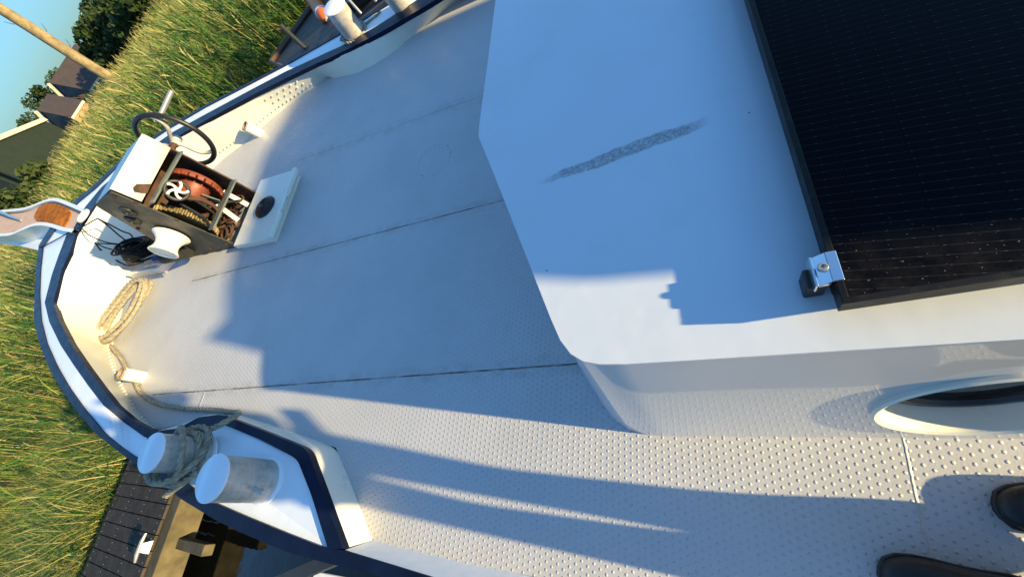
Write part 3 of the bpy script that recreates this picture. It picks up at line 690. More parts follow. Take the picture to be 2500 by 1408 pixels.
for k in range(22):
    a = 2 * math.pi * k / 22; lug.box(DC + np.array([0.168 * math.cos(a), -1.606, 0.168 * math.sin(a)]), 0.018, 0.03, 0.038, np.array([[math.cos(a), 0, -math.sin(a)], [0, 1, 0], [math.sin(a), 0, math.cos(a)]]))
WI.part('brake_lugs', lug, M_red, parent=dr, bevel=0.003)
gear = MB(); ng = 40
gp = []
for k in range(ng * 4):
    a = 2 * math.pi * k / (ng * 4); r = 0.205 if k % 4 in (0, 1) else 0.188; gp.append((r * math.cos(a), r * math.sin(a)))
GC = np.array([3.325, 0, 0.30])
gear.hexa([GC + np.array([a, -1.345, b]) for a, b in gp], [GC + np.array([a, -1.305, b]) for a, b in gp])
WI.part('gear_wheel', gear, M_brass, smooth=0, bevel=0.0015)
WI.part('gear_disc', MB().lathe([(0.150, 0), (0.155, 0.01), (0.02, 0.014)], GC + [0, -1.365, 0], (0, 1, 0), 48), M_rust, smooth=40)
WI.part('chain_guide', MB().tube(smooth([V3((3.15, -1.42, 0.42)), V3((3.12, -1.45, 0.34)), V3((3.10, -1.44, 0.26)), V3((3.12, -1.40, 0.20))], 20), 0.014, 10), M_rust)
# small brake handwheel with curved spokes, facing aft
HC = np.array([3.055, -1.395, 0.515]); hn = np.array([-0.93, 0.10, 0.36]); hn /= np.linalg.norm(hn)
hu_ = np.cross(hn, [0, 0, 1.0]); hu_ /= np.linalg.norm(hu_); hv_ = np.cross(hn, hu_)
def onwheel(r, a, h=0): return HC + hn * h + r * (math.cos(a) * hu_ + math.sin(a) * hv_)
hw = WI.part('brake_wheel', MB().tube([onwheel(0.062, a) for a in np.linspace(0, 2 * math.pi, 40, endpoint=False)], 0.0105, 12, closed=True), M_dkgrey, smooth=60)
sp = MB()
for k in range(5):
    a0 = 2 * math.pi * k / 5; sp.tube([onwheel(r, a0 + 0.9 * (r / 0.06) ** 1.3 * 0.8, 0.004) for r in np.linspace(0.008, 0.060, 8)], [0.009, 0.009, 0.0085, 0.008, 0.008, 0.008, 0.009, 0.010], 8)
WI.part('wheel_spokes', sp, M_white, parent=hw, smooth=60)
WI.part('wheel_hub', MB().lathe([(0.016, -0.01), (0.016, 0.010), (0.008, 0.012)], HC, hn, 20), M_pink, parent=hw)
WI.part('brake_spindle', MB().tube([HC, HC - hn * 0.16], 0.011, 12), M_rust)
# warping head
WC = np.array([3.47, 0, 0.288])
head = [(0.112, 0.0), (0.116, 0.006), (0.112, 0.014), (0.094, 0.030), (0.078, 0.052), (0.070, 0.080), (0.072, 0.105), (0.082, 0.128), (0.090, 0.138), (0.091, 0.144), (0.085, 0.147), (0.074, 0.146), (0.070, 0.138), (0.0, 0.136)]
wh_ = WI.part('warping_head', MB().lathe(head, WC + [0, -1.255, 0], (0, 1, 0), 56), M_white, smooth=50)
WI.part('head_bolt', MB().dome(WC + np.array([-0.045, -1.119, -0.045]), 0.012, (0, 1, 0)), M_rust, parent=wh_)
for z_, x_ in ((0.575, 3.43), (0.50, 3.545)):
    bp = WI.part('bearing_cap', MB().lathe([(0.050, 0), (0.050, 0.010), (0.044, 0.014), (0.030, 0.016), (0.028, 0.012), (0.012, 0.012), (0.010, 0.020)], (x_, YP + 0.004, z_), (0, 1, 0), 32), M_dkgrey, smooth=40)
for x_, z_ in ((3.20, 0.06), (3.42, 0.05), (3.66, 0.05), (3.79, 0.06), (3.22, 0.62), (3.30, 0.70), (3.185, 0.40), (3.66, 0.42)):
    WI.part('plate_bolt', MB().lathe([(0.013, 0), (0.013, 0.007), (0.006, 0.009)], (x_, YP + 0.004, z_), (0, 1, 0), 6), M_rust, smooth=30)
for L_ in ([(3.17, -1.36, .16), (3.11, -1.39, .22), (3.12, -1.42, .34), (3.20, -1.45, .42)], [(3.15, -1.62, .10), (3.10, -1.56, .16), (3.13, -1.50, .24), (3.26, -1.46, .28)], [(3.16, -1.30, .20), (3.10, -1.33, .30), (3.14, -1.36, .44)]):
    WI.part('grease_hose', MB().tube(smooth([V3(q_) for q_ in L_], 18), 0.009, 8), M_black)
# big handwheel on the starboard side
BC = np.array([3.27, -1.82, 0.575])
bt = math.radians(8)
e1 = np.array([math.cos(bt), math.sin(bt), 0]); e2 = np.array([0, 0, 1.0])
def bw(r, a, h=0): return BC + r * (math.cos(a) * e1 + math.sin(a) * e2) + np.array([-math.sin(bt), math.cos(bt), 0]) * h
hw = WI.part('hand_wheel', MB().tube([bw(0.222, a) for a in np.linspace(0, 2 * math.pi, 64, endpoint=False)], 0.017, 14, closed=True), M_black, smooth=60)
sp = MB()
for k in range(3):
    a0 = math.radians(100 + 120 * k)
    sp.tube([bw(r, a0 + 0.55 * math.sin(r / 0.22 * math.pi * 0.9), 0.02 * (1 - r / 0.22)) for r in np.linspace(0.02, 0.218, 12)], [0.017] + [0.013] * 10 + [0.015], 10)
sp.lathe([(0.030, -0.03), (0.032, 0.0), (0.026, 0.035)], BC, (-math.sin(bt), math.cos(bt), 0), 20)
WI.part('wheel_spokes', sp, M_galv, parent=hw, smooth=60)
h0 = bw(0.215, math.radians(128)); WI.part('crank_handle', MB().tube([h0, h0 + np.array([-0.075, -0.165, 0.03])], 0.015, 14), M_steel, parent=hw)
WI.part('wheel_axle', MB().tube([BC, (3.27, YS, 0.575)], 0.02, 14), M_rust)
# hydraulic motor with blue tape below the port plate
mt = WI.part('winch_motor', MB().tube([(3.60, -1.24, 0.10), (3.80, -1.18, 0.16)], 0.05, 20), M_dkgrey)
WI.part('blue_tape', MB().tube([(3.80, -1.18, 0.16), (3.86, -1.165, 0.18)], [0.046, 0.036], 16), plain('blue_tape_plastic', (0.012, 0.025, 0.12), 0.35, var=0.5, vscale=40), parent=mt)
ft = MB(); ft.box((3.04, -1.48, 0.012), 0.13, 0.44, 0.02); WI.part('foot_plate', ft, M_white, bevel=0.003)
bl = MB()
for y in (-1.30, -1.36): WI.part('foot_nut', MB().lathe([(0.03, 0), (0.032, 0.02), (0.022, 0.04)], (3.07, y, 0.02), (0, 0, 1), 16), M_white, smooth=40)
junk = MB()
for k in range(34):
    x_ = 3.20 + 0.30 * rng.random(); y_ = -1.33 - 0.33 * rng.random(); z_ = 0.04 + 0.06 * rng.random()
    a = rng.random() * 6.3; c_ = np.array([x_, y_, z_])
    junk.tube([c_ + 0.030 * (math.cos(t) * np.array([math.cos(a), math.sin(a), .3]) * 1.4 + math.sin(t) * np.array([-math.sin(a), math.cos(a), .4])) for t in np.linspace(0, 6.28, 14, endpoint=False)], 0.009, 7, closed=True)
WI.part('anchor_chain', junk, M_rust, smooth=60)
# ================================================================== HATCH
zt = 0.066
HT = px([(570, 603), (633, 443), (720, 411), (659, 579)], zt); 
cxy = np.mean(HT, axis=0)
HA = Thing('deck_hatch', 'low white deck hatch with round black vent in its lid', 'hatch', (cxy[0], cxy[1], 0))
x0, x1 = (HT[3][0] + HT[2][0]) / 2, (HT[0][0] + HT[1][0]) / 2; y0, y1 = (HT[0][1] + HT[3][1]) / 2, (HT[1][1] + HT[2][1]) / 2
HA.part('lid', MB().box(((x0 + x1) / 2, (y0 + y1) / 2, zt - 0.02), x1 - x0, abs(y1 - y0), 0.04), M_white, bevel=0.004)
HA.part('coaming', MB().box(((x0 + x1) / 2, (y0 + y1) / 2, 0.022), x1 - x0 - 0.03, abs(y1 - y0) - 0.03, 0.05), M_white, bevel=0.003)
HA.part('hinge_bar', MB().bar((x0 - 0.012, y0, zt + 0.002), (x0 - 0.012, y1, zt + 0.002), 0.040, 0.030), M_white, bevel=0.004)
hy = (y0 + y1) / 2 + 0.02
hb = MB().tube(smooth([V3((x0 - 0.032, hy - 0.055, zt - 0.005)), V3((x0 - 0.050, hy - 0.045, zt + 0.020)), V3((x0 - 0.050, hy + 0.045, zt + 0.020)), V3((x0 - 0.032, hy + 0.055, zt - 0.005))], 24), 0.008, 10)
HA.part('handle', hb, M_white)
vc = at(645, 504, zt + 0.012)
vt = HA.part('vent_cap', MB().lathe([(0.092, -0.014), (0.092, 0.0), (0.086, 0.006), (0.070, 0.008), (0.0, 0.008)], vc, (0, 0, 1), 48), M_black, smooth=40)
rg = MB()
for r in (0.065, 0.052, 0.039, 0.026, 0.013): rg.tube([vc + np.array([r * math.cos(a), r * math.sin(a), 0.009]) for a in np.linspace(0, 6.283, 36, endpoint=False)], 0.0042, 8, closed=True)
HA.part('vent_rings', rg, M_black, parent=vt, smooth=60)
# ================================================================== SOLAR PANEL
ZT = 0.735
c0 = at(2057, 742, ZT); sx = at(2500, 674, ZT) - c0; sx[2] = 0; sx /= np.linalg.norm(sx)      # aft along the port frame
sy = at(1827, 0, ZT) - c0; sy[2] = 0; sy /= np.linalg.norm(sy)                                # inboard along the front frame
LX, LY = 1.76, 1.05
SP = Thing('solar_panel', 'black solar panel mounted flat on the blue cabin roof', 'solar panel', (c0[0], c0[1], ZR))
def sp3(a, b, z): return c0 + sx * a + sy * b + np.array([0, 0, z - ZT])
zb = 0.700
fr = MB(); w = 0.011
for (i0, j0, i1, j1) in ((0, 0, LX, w), (0, LY - w, LX, LY), (0, w, w, LY - w), (LX - w, w, LX, LY - w)):
    fr.hexa([sp3(i0, j0, zb), sp3(i1, j0, zb), sp3(i1, j1, zb), sp3(i0, j1, zb)], [sp3(i0, j0, ZT), sp3(i1, j0, ZT), sp3(i1, j1, ZT), sp3(i0, j1, ZT)])
M_frame = plain('black_anodised_frame', (0.007, 0.007, 0.008), 0.42, spec=0.2, var=0.2, vscale=10, dirt=(0.07, 0.055, 0.035), dirtamt=0.35)
SP.part('frame', fr, M_frame, smooth=0, bevel=0.0012)
pane = MB().hexa([sp3(w, w, zb + .02), sp3(LX - w, w, zb + .02), sp3(LX - w, LY - w, zb + .02), sp3(w, LY - w, zb + .02)], [sp3(w, w, ZT - .0015), sp3(LX - w, w, ZT - .0015), sp3(LX - w, LY - w, ZT - .0015), sp3(w, LY - w, ZT - .0015)])
SP.part('cell_glass', pane, panel_mat(0, 0.0), smooth=0)
q = SP.o.children
rails = MB()
for b in (0.10, 0.62): rails.hexa([sp3(-0.055, b - .02, ZR + .007), sp3(LX, b - .02, ZR + .007), sp3(LX, b + .02, ZR + .007), sp3(-0.055, b + .02, ZR + .007)], [sp3(-0.055, b - .02, zb), sp3(LX, b - .02, zb), sp3(LX, b + .02, zb), sp3(-0.055, b + .02, zb)])
rails2 = MB()
b = 0.066
cl = MB()
cl.hexa([sp3(-0.026, b - .027, ZT - .004), sp3(0.010, b - .027, ZT + .0005), sp3(0.010, b + .027, ZT + .0005), sp3(-0.026, b + .027, ZT - .004)][0:0] or [sp3(-0.004, b - .027, ZT + .0008), sp3(0.012, b - .027, ZT + .0008), sp3(0.012, b + .027, ZT + .0008), sp3(-0.004, b + .027, ZT + .0008)],
        [sp3(-0.004, b - .027, ZT + .004), sp3(0.012, b - .027, ZT + .004), sp3(0.012, b + .027, ZT + .004), sp3(-0.004, b + .027, ZT + .004)])
cl.hexa([sp3(-0.022, b - .027, ZT - .012), sp3(-0.004, b - .027, ZT - .012), sp3(-0.004, b + .027, ZT - .012), sp3(-0.022, b + .027, ZT - .012)], [sp3(-0.022, b - .027, ZT - .008), sp3(-0.004, b - .027, ZT + .004), sp3(-0.004, b + .027, ZT + .004), sp3(-0.022, b + .027, ZT - .008)])
cl.hexa([sp3(-0.026, b - .027, ZT - .030), sp3(-0.022, b - .027, ZT - .030), sp3(-0.022, b + .027, ZT - .030), sp3(-0.026, b + .027, ZT - .030)], [sp3(-0.026, b - .027, ZT - .004), sp3(-0.022, b - .027, ZT - .004), sp3(-0.022, b + .027, ZT - .004), sp3(-0.026, b + .027, ZT - .004)])
clo = SP.part('panel_clamp', cl, M_alu, smooth=0, bevel=0.0012)
bc = sp3(-0.011, b + .002, ZT - .003)
SP.part('clamp_bolt', MB().lathe([(0.008, 0), (0.008, 0.006), (0.0065, 0.008), (0.004, 0.008), (0.0035, 0.004), (0, 0.004)], bc, (0, 0, 1), 24), M_steel, parent=clo)
ml = MB(); ml.hexa([sp3(-0.034, b - .019, ZR + .007), sp3(-0.002, b - .019, ZR + .007), sp3(-0.002, b + .019, ZR + .007), sp3(-0.034, b + .019, ZR + .007)], [sp3(-0.034, b - .019, ZT - .032), sp3(-0.002, b - .019, ZT - .032), sp3(-0.002, b + .019, ZT - .032), sp3(-0.034, b + .019, ZT - .032)])
SP.part('mounting_block', ml, M_black, bevel=0.004)
SP.part('mounting_rail', MB().hexa([sp3(0.01, b - .02, ZR + .007), sp3(LX, b - .02, ZR + .007), sp3(LX, b + .02, ZR + .007), sp3(0.01, b + .02, ZR + .007)], [sp3(0.01, b - .02, zb - .001), sp3(LX, b - .02, zb - .001), sp3(LX, b + .02, zb - .001), sp3(0.01, b + .02, zb - .001)]), M_black)
# ================================================================== ROPES
RR = 0.0152
coil = []
e0 = at(268, 832, .03); e1c = at(372, 692, .03); mid = (e0 + e1c) / 2; ax = (e1c - e0) / 2; per = np.array([-ax[1], ax[0], 0]); per /= np.linalg.norm(per)
wall_side = per if per[0] > 0 else -per
nl = 6; pts = []
for k in range(nl):
    sc = 1.02 - 0.035 * (k % 3) + 0.02 * rng.random(); wd_ = 0.100 + 0.019 * (k % 5) + 0.006 * rng.random(); sh = (rng.random() - .5) * 0.03
    for j in range(14):
        a = 2 * math.pi * (j / 14) + math.pi
        c_, s_ = math.cos(a), math.sin(a)
        rad = abs(s_) ** 0.8 * (1 if s_ > 0 else -1)
        z = 0.016 + 0.012 * k * (0.5 + 0.5 * abs(c_)) + (0.07 if rad > 0 else 0.0) * abs(rad) * 0.5
        pts.append(mid + ax * (sc * c_ + sh) + wall_side * (wd_ * rad) + np.array([0, 0, z]))
line = px([(264, 838, .02), (292, 868, .015), (306, 892, .015), (330, 930, .015), (347, 962, .015), (385, 985, .015), (450, 997, .015), (520, 1000, .02), (566, 1006, .10), (584, 1007, .135), (566, 1020, .155), (535, 1038, .185)], 0)
path = pts + line
def around(b, ax, r, a, h):
    u = np.array([1.0, 0, 0]) - ax * ax[0]; u /= np.linalg.norm(u); w = np.cross(ax, u); return b + ax * h + r * (math.cos(a) * u + math.sin(a) * w)
rr = 0.085 + RR
wrap = []
turns = [(-1.2, .055)]
A_ = np.radians
seq = []
# entering from the aft inboard side; three low turns, then crossing riding turns
for k in range(0, 37 * 2 + 1):
    a = A_(-60 + k * 10); seq.append((a, 0.045 + 0.027 * k / 37, rr))
for k in range(1, 38):
    a = A_(-60 + 740 + k * 10); seq.append((a, 0.125 + 0.055 * math.sin(A_(k * 10 + 200)), rr + 0.012 + 0.012 * abs(math.sin(A_(k * 5)))))
for k in range(1, 38):
    a = A_(-60 + 1110 + k * 10); seq.append((a, 0.115 - 0.060 * math.sin(A_(k * 10 + 170)), rr + 0.030))
for k in range(1, 20):
    a = A_(-60 + 1480 + k * 10); seq.append((a, 0.10 + 0.03 * math.sin(A_(k * 14)), rr + 0.036))
wrap = [around(b1, ax1, r, a, h) for a, h, r in seq]
tail = px([(478, 1150, .22), (450, 1176, .21), (425, 1194, .20), (404, 1210, .19)], 0)
path = smooth(path, 700) + smooth([path[-1]] + wrap[::4] + tail, 900)
single('mooring_rope', rope_mb(path, RR, 0.007), M_rope, 'grey hemp rope coiled by the bow, running aft to its turns on a bollard', 'rope', base=at(320, 770, 0), smooth=70)
p = [around(b3, ax3, .088 + RR, A_(a), 0.014 + 0.010 * (a > 330)) for a in range(-20, 400, 12)]
p += px([(905, 52, .15), (918, 42, .15), (930, 30, .15)], 0)
p2 = px([(848, 14, .28), (856, 22, .26), (862, 34, .24)], 0)
single('starboard_rope', rope_mb(smooth(p, 300), RR, 0.007), M_rope, 'dark rope looped round the foot of the far bollard', 'rope', base=b3, smooth=70)
# black control cable, coiled in a heap beside the winch
cb = MB(); cc = at(362, 618, .05); pth = []
for k in range(20):
    ph_ = rng.random() * 6.3; ra = 0.105 + 0.03 * rng.random(); off = (rng.random(3) - .5) * np.array([.05, .05, .03])
    for j in range(16):
        a = 2 * math.pi * j / 16
        pth.append(cc + off + np.array([ra * 1.1 * math.cos(a + ph_ * .1), ra * 0.8 * math.sin(a + ph_ * .1), 0.012 + 0.007 * k + 0.05 * math.sin(a + 1.0)]))
cb.tube(smooth(pth, 900), 0.0078, 8)
def lead(L, r=0.005): cb.tube(smooth(px(L, 0), 60), r, 7)
lead([(238, 533, .40), (262, 550, .33), (295, 578, .24), (325, 600, .15), (345, 615, .10)], 0.006)
lead([(238, 533, .40), (275, 552, .31), (300, 565, .22), (318, 572, .17), (330, 590, .14)], 0.006)
lead([(97, 604, .395), (120, 594, .395), (150, 578, .40), (178, 562, .41), (205, 552, .41), (222, 542, .405), (238, 533, .40)], 0.005)
lead([(200, 530, .41), (192, 545, .40), (205, 563, .39), (225, 578, .35), (262, 592, .24), (300, 596, .17), (335, 597, .12)], 0.005)
lead([(232, 592, .30), (248, 612, .22), (282, 634, .12), (310, 648, .06), (335, 645, .05), (350, 640, .06)], 0.006)
lead([(236, 595, .30), (262, 606, .22), (300, 615, .13), (312, 622, .08), (330, 632, .06)], 0.005)
lead([(240, 594, .30), (285, 597, .18), (308, 606, .12), (314, 622, .08), (300, 632, .07), (282, 628, .1)], 0.005)
single('control_cable', cb, M_cable, 'black cable heaped in a coil beside the winch with leads to the stem', 'cable', base=cc, smooth=60)
sh = MB(); sc0 = at(300, 622, .06); sh.lathe([(0.0, -.03), (0.02, -.028), (0.028, -.01), (0.028, .01), (0.02, .028), (0.0, .03)], sc0, (0.4, .5, .6), 18)
sh.tube(smooth(px([(305, 630, .05), (312, 640, .045), (322, 644, .045)], 0), 12), 0.017, 12)
single('copper_fitting', sh, M_copper, 'small copper coloured cable fitting lying among the black leads', 'fitting', base=sc0, smooth=60)
# anchor shank lying in the stem roller
an = Thing('bow_anchor', 'bright steel anchor shank lying in the white stem roller', 'anchor', at(40, 532, .42))
an.part('shank', MB().tube([at(52, 538, .40), at(26, 528, .41), at(-70, 487, .47)], [0.009, 0.016, 0.018], 14), M_steel)
f0 = at(-70, 487, .47); f1 = f0 + np.array([0.25, 0, -.05])
an.part('fluke', MB().hexa([f0 + [0, -.12, -.02], f0 + [0, .12, -.02], f1 + [.15, 0, -.02]], [f0 + [0, -.12, .02], f0 + [0, .12, .02], f1 + [.15, 0, .02]]), M_galv)
# ================================================================== PHOTOGRAPHER (only the shoes are in the picture; the body throws the shadow)
PE = Thing('person', 'person in dark trousers and black shoes standing on the side deck', 'person', (-0.62, 0.06, 0))
def skin(name, nodes, edges, mat, root=0, parent=None, sub=2):
    me = bpy.data.meshes.new(name); me.from_pydata([tuple(V3(n_[0]) - PE.base) for n_ in nodes], edges, []); me.update()
    o = bpy.data.objects.new(name, me); link(o); me.materials.append(mat)
    s = o.modifiers.new('skin', 'SKIN'); s.use_smooth_shade = True
    lay = me.skin_vertices[0].data
    for i, n_ in enumerate(nodes):
        r = n_[1]; lay[i].radius = r if hasattr(r, '__len__') else (r, r)
    lay[root].use_root = True
    if sub: q = o.modifiers.new('sub', 'SUBSURF'); q.levels = sub; q.render_levels = sub
    o.parent = parent or PE.o; return o
fs = np.array([-0.72, -0.02, 0.0]); fp = np.array([-0.475, 0.165, 0.0])   # ankles: starboard, port foot
hip = np.array([-0.72, 0.09, 0.84])
nodes = [((-0.72, 0.11, 0.90), (0.11, 0.17)), ((-0.72, 0.055, 0.82), (0.085, 0.085)), ((-0.68, 0.092, 0.47), 0.056), ((-0.71, 0.088, 0.22), 0.066), ((-0.75, 0.052, 0.038), 0.088),
         ((-0.70, 0.185, 0.82), (0.085, 0.075)), ((-0.60, 0.217, 0.47), 0.050), ((-0.575, 0.207, 0.22), 0.062), ((-0.60, 0.172, 0.04), 0.080)]
tr = skin('trousers', nodes, [(0, 1), (1, 2), (2, 3), (3, 4), (0, 5), (5, 6), (6, 7), (7, 8)], M_denim)
body = [((-0.72, 0.11, 0.86), (0.13, 0.20)), ((-0.72, 0.11, 0.98), (0.135, 0.205)), ((-0.71, 0.11, 1.14), (0.135, 0.205)), ((-0.68, 0.105, 1.30), (0.13, 0.20)), ((-0.66, 0.10, 1.42), (0.08, 0.09)),
        ((-0.65, -0.07, 1.36), 0.066), ((-0.52, -0.12, 1.14), 0.052), ((-0.27, -0.08, 1.36), 0.040),
        ((-0.65, 0.27, 1.36), 0.066), ((-0.52, 0.31, 1.14), 0.052), ((-0.27, 0.16, 1.36), 0.040)]
skin('jacket', body, [(0, 1), (1, 2), (2, 3), (3, 4), (4, 5), (5, 6), (6, 7), (4, 8), (8, 9), (9, 10)], M_jacket)
head = [((-0.655, 0.08, 1.44), 0.052), ((-0.635, 0.08, 1.53), 0.062), ((-0.625, 0.08, 1.60), 0.088), ((-0.63, 0.08, 1.68), 0.085), ((-0.645, 0.08, 1.73), 0.05), ((-0.535, 0.08, 1.595), 0.015)]
skin('head', head, [(0, 1), (1, 2), (2, 3), (3, 4), (2, 5)], M_skin)
skin('hair', [((-0.66, 0.08, 1.63), 0.092), ((-0.655, 0.08, 1.70), 0.092), ((-0.64, 0.08, 1.735), 0.07)], [(0, 1), (1, 2)], M_hair)
for sgn, wr in ((-1, np.array([-0.27, -0.08, 1.36])), (1, np.array([-0.27, 0.16, 1.36]))):
    c_ = np.array([0.16, -sgn * 0.03, 0.05]); c_ /= np.linalg.norm(c_); nn = [(wr - c_ * .03, 0.026), (wr + c_ * .05, (0.04, 0.018)), (wr + c_ * .085, (0.042, 0.016))]; ee = [(0, 1), (1, 2)]
    for k in range(4):
        b0 = wr + c_ * .09 + np.array([0, 0, (k - 1.5) * .021]); i = len(nn)
        nn += [(b0, 0.0095), (b0 + c_ * .032 + np.array([0, -sgn * .008, 0]), 0.009), (b0 + c_ * (.05 + .004 * (k in (1, 2))) + np.array([0, -sgn * .03, 0]), 0.0075)]; ee += [(2, i), (i, i + 1), (i + 1, i + 2)]
    i = len(nn); t0 = wr + c_ * .045 + np.array([0, -sgn * .015, .035]); nn += [(t0, 0.011), (t0 + c_ * .03 + np.array([0, -sgn * .02, .015]), 0.009)]; ee += [(1, i), (i, i + 1)]
    skin('hand', nn, ee, M_skin, sub=1)
def shoe(toe, heel, wdt):
    toe, heel = V3(toe), V3(heel); d = toe - heel; L = np.linalg.norm(d); d /= L; s = np.array([-d[1], d[0], 0]); mb = MB()
    def sect(t, hw, z0, z1, n=14):
        out = []
        for k in range(n):
            a = 2 * math.pi * k / n; out.append(heel + d * (t * L) + s * (hw * math.copysign(abs(math.cos(a)) ** 0.7, math.cos(a))) + np.array([0, 0, (z0 + z1) / 2 + (z1 - z0) / 2 * math.copysign(abs(math.sin(a)) ** 0.8, math.sin(a))]))
        return out
    S = [sect(0.0, .024, .004, .06), sect(.03, .034, .002, .085), sect(.15, .040, .0, .098), sect(.32, .041, .0, .098), sect(.46, .043, .0, .085), sect(.60, .049, .0, .070), sect(.74, .052, .0, .060), sect(.86, .049, .001, .054), sect(.95, .036, .003, .046), sect(.99, .019, .006, .036), sect(1.0, .006, .012, .026)]
    mb.loft(*[c + [c[0]] for c in S]); mb.poly(S[0]); mb.poly(S[-1])
    sole = MB()
    outl = []
    for t, hw in ((0, .026), (.03, .037), (.15, .043), (.32, .043), (.46, .046), (.6, .052), (.74, .055), (.86, .052), (.95, .040), (1.0, .018), (1.015, .0)): outl.append((t, hw))
    pl = [heel + d * (t * L) + s * hw for t, hw in outl] + [heel + d * (t * L) - s * hw for t, hw in outl[::-1][1:]]
    sole.hexa([p + [0, 0, .001] for p in pl], [p + [0, 0, .018] for p in pl])
    return mb, sole
for toe, heel in (((-0.567, -0.012, 0), (-0.84, -0.06, 0)), ((-0.318, 0.163, 0), (-0.60, 0.160, 0))):
    mb, sole = shoe(toe, heel, .1); o = PE.part('shoe', mb, M_shoe, smooth=85, sub=1); PE.part('sole', sole, M_black, parent=o, smooth=30, bevel=0.003)
# ================================================================== SETTING: water, land, reeds
ZW, ZG = -1.05, -0.80
wm = MB(); wm.add([(-60, -60, ZW), (25, -60, ZW), (25, 60, ZW), (-60, 60, ZW)], [(0, 1, 2, 3)])
single('water', wm, M_water, None, None, frame='W', kind='structure', smooth=0)
shore = [(7.45, 60), (7.45, 3.0), (7.42, 0.4), (7.3, -1.2), (6.7, -2.6), (5.9, -3.4), (5.4, -4.4), (4.6, -5.6), (0.6, -6.6), (-8, -6.8), (-60, -7.5)]
def sdist(x, y):
    """signed distance to the shoreline, positive inland (vectorised)"""
    x = np.asarray(x, float); y = np.asarray(y, float); best = np.full(x.shape, 1e9)
    for (ax_, ay_), (bx_, by_) in zip(shore[:-1], shore[1:]):
        dx, dy = bx_ - ax_, by_ - ay_; t = np.clip(((x - ax_) * dx + (y - ay_) * dy) / (dx * dx + dy * dy), 0, 1)
        best = np.minimum(best, np.hypot(x - ax_ - t * dx, y - ay_ - t * dy))
    ins = np.zeros(x.shape, bool); poly_ = shore + [(-60, -900), (900, -900), (900, 60)]
    for (ax_, ay_), (bx_, by_) in zip(poly_, poly_[1:] + poly_[:1]):
        c_ = ((ay_ > y) != (by_ > y)); xi = ax_ + (y - ay_) * (bx_ - ax_) / (by_ - ay_ + 1e-12); ins ^= c_ & (x < xi)
    return np.where(ins, best, -best)
gpts = [V3((a, b, ZG)) for a, b in shore] + [V3((-60, -1500, ZG)), V3((1500, -1500, ZG)), V3((1500, 60, ZG)), V3((1500, 700, ZG)), V3((7.45, 700, ZG))]
gm = MB(); gm.poly(gpts); sk = [V3((a, b, ZG)) for a, b in shore]; gm.loft(sk, [p - [0, 0, .6] for p in sk])
single('ground', gm, M_ground, None, None, frame='W', kind='structure', smooth=0)
def strips(B, phi, ln, wd_, a, c, s, g, tint, seg=4, tip=0.0):
    """curved tapering blades: B base points; phi heading; length; reach a*t+c*t^2; rise s*t-g*t^2"""
    n = len(B); t = np.linspace(0, 1, seg + 1)
    hx, hy = np.cos(phi), np.sin(phi)
    r = ln[:, None] * (a[:, None] * t + c[:, None] * t ** 2); z = ln[:, None] * (s[:, None] * t - g[:, None] * t ** 2)
    P = np.stack([B[:, 0:1] + hx[:, None] * r, B[:, 1:2] + hy[:, None] * r, B[:, 2:3] + z], -1)
    tw = phi + math.pi / 2 + (rng.random(n) - .5) * 1.6
    w = wd_[:, None] * np.maximum(tip, (1 - t) ** 0.6 * np.minimum(1, 0.6 + t * 3))
    O = np.stack([np.cos(tw)[:, None] * w, np.sin(tw)[:, None] * w, 0.25 * w * (rng.random(n) - .5)[:, None]], -1)
    V = np.stack([P - O / 2, P + O / 2], 2).reshape(n, -1, 3)
    k = 2 * (seg + 1); base = np.arange(n)[:, None] * k; i = np.arange(seg) * 2
    Q = np.stack([base + i, base + i + 1, base + i + 3, base + i + 2], -1).reshape(-1, 4)
    return V.reshape(-1, 3), Q, np.repeat(tint, k)
def join(parts):
    Vs, Qs, Ts = [], [], []; o = 0
    for V, Q, T in parts: Vs.append(V); Qs.append(Q + o); Ts.append(T); o += len(V)
    return np.concatenate(Vs), np.concatenate(Qs), np.concatenate(Ts)
def U(n, lo, hi): return lo + (hi - lo) * rng.random(n)
def reeds(pts, hgt, straw, nleaf, wscale=1.0):
    n = len(pts); parts = []
    B = np.c_[pts, np.full(n, ZG)]; lean = U(n, 0.0, 0.16); wdir = math.radians(-50) + U(n, -1.1, 1.1)
    st = np.where(rng.random(n) < straw, U(n, .66, 1.0), U(n, .25, .6))
    parts.append(strips(B, wdir, hgt, np.full(n, 0.009 * wscale), lean * .4, lean * .8, np.ones(n), np.zeros(n) + .02, st, 4, 0.5))
    # seed plumes on part of the stalks
    m = rng.random(n) < 0.34 * (0.3 + straw); k = m.sum()
    if k:
        tipp = B[m].copy(); r = hgt[m] * (lean[m] * 1.2) * 0.96; tipp[:, 0] += np.cos(wdir[m]) * r; tipp[:, 1] += np.sin(wdir[m]) * r; tipp[:, 2] += hgt[m] * .94
        parts.append(strips(tipp, wdir[m], U(k, .18, .30), np.full(k, 0.020 * min(wscale, 1.3)), U(k, .2, .5), U(k, .1, .5), np.full(k, .9), U(k, .1, .5), U(k, .72, 1.0), 3))
    for j in range(nleaf):
        f = U(n, .12, .90); L = B.copy(); r = hgt * lean * (.4 * f + .8 * f * f); L[:, 0] += np.cos(wdir) * r; L[:, 1] += np.sin(wdir) * r; L[:, 2] += hgt * f
        tl = np.where(rng.random(n) < straw * .75, U(n, .55, .95), U(n, .0, .5))
        parts.append(strips(L, U(n, 0, 6.283) * .5 + wdir * .5 + U(n, -1.6, 1.6), U(n, .35, .62), U(n, .014, .026) * wscale, U(n, .35, .7), U(n, .0, .25), U(n, .6, .95), U(n, .15, .8), tl, 4))
    return join(parts)
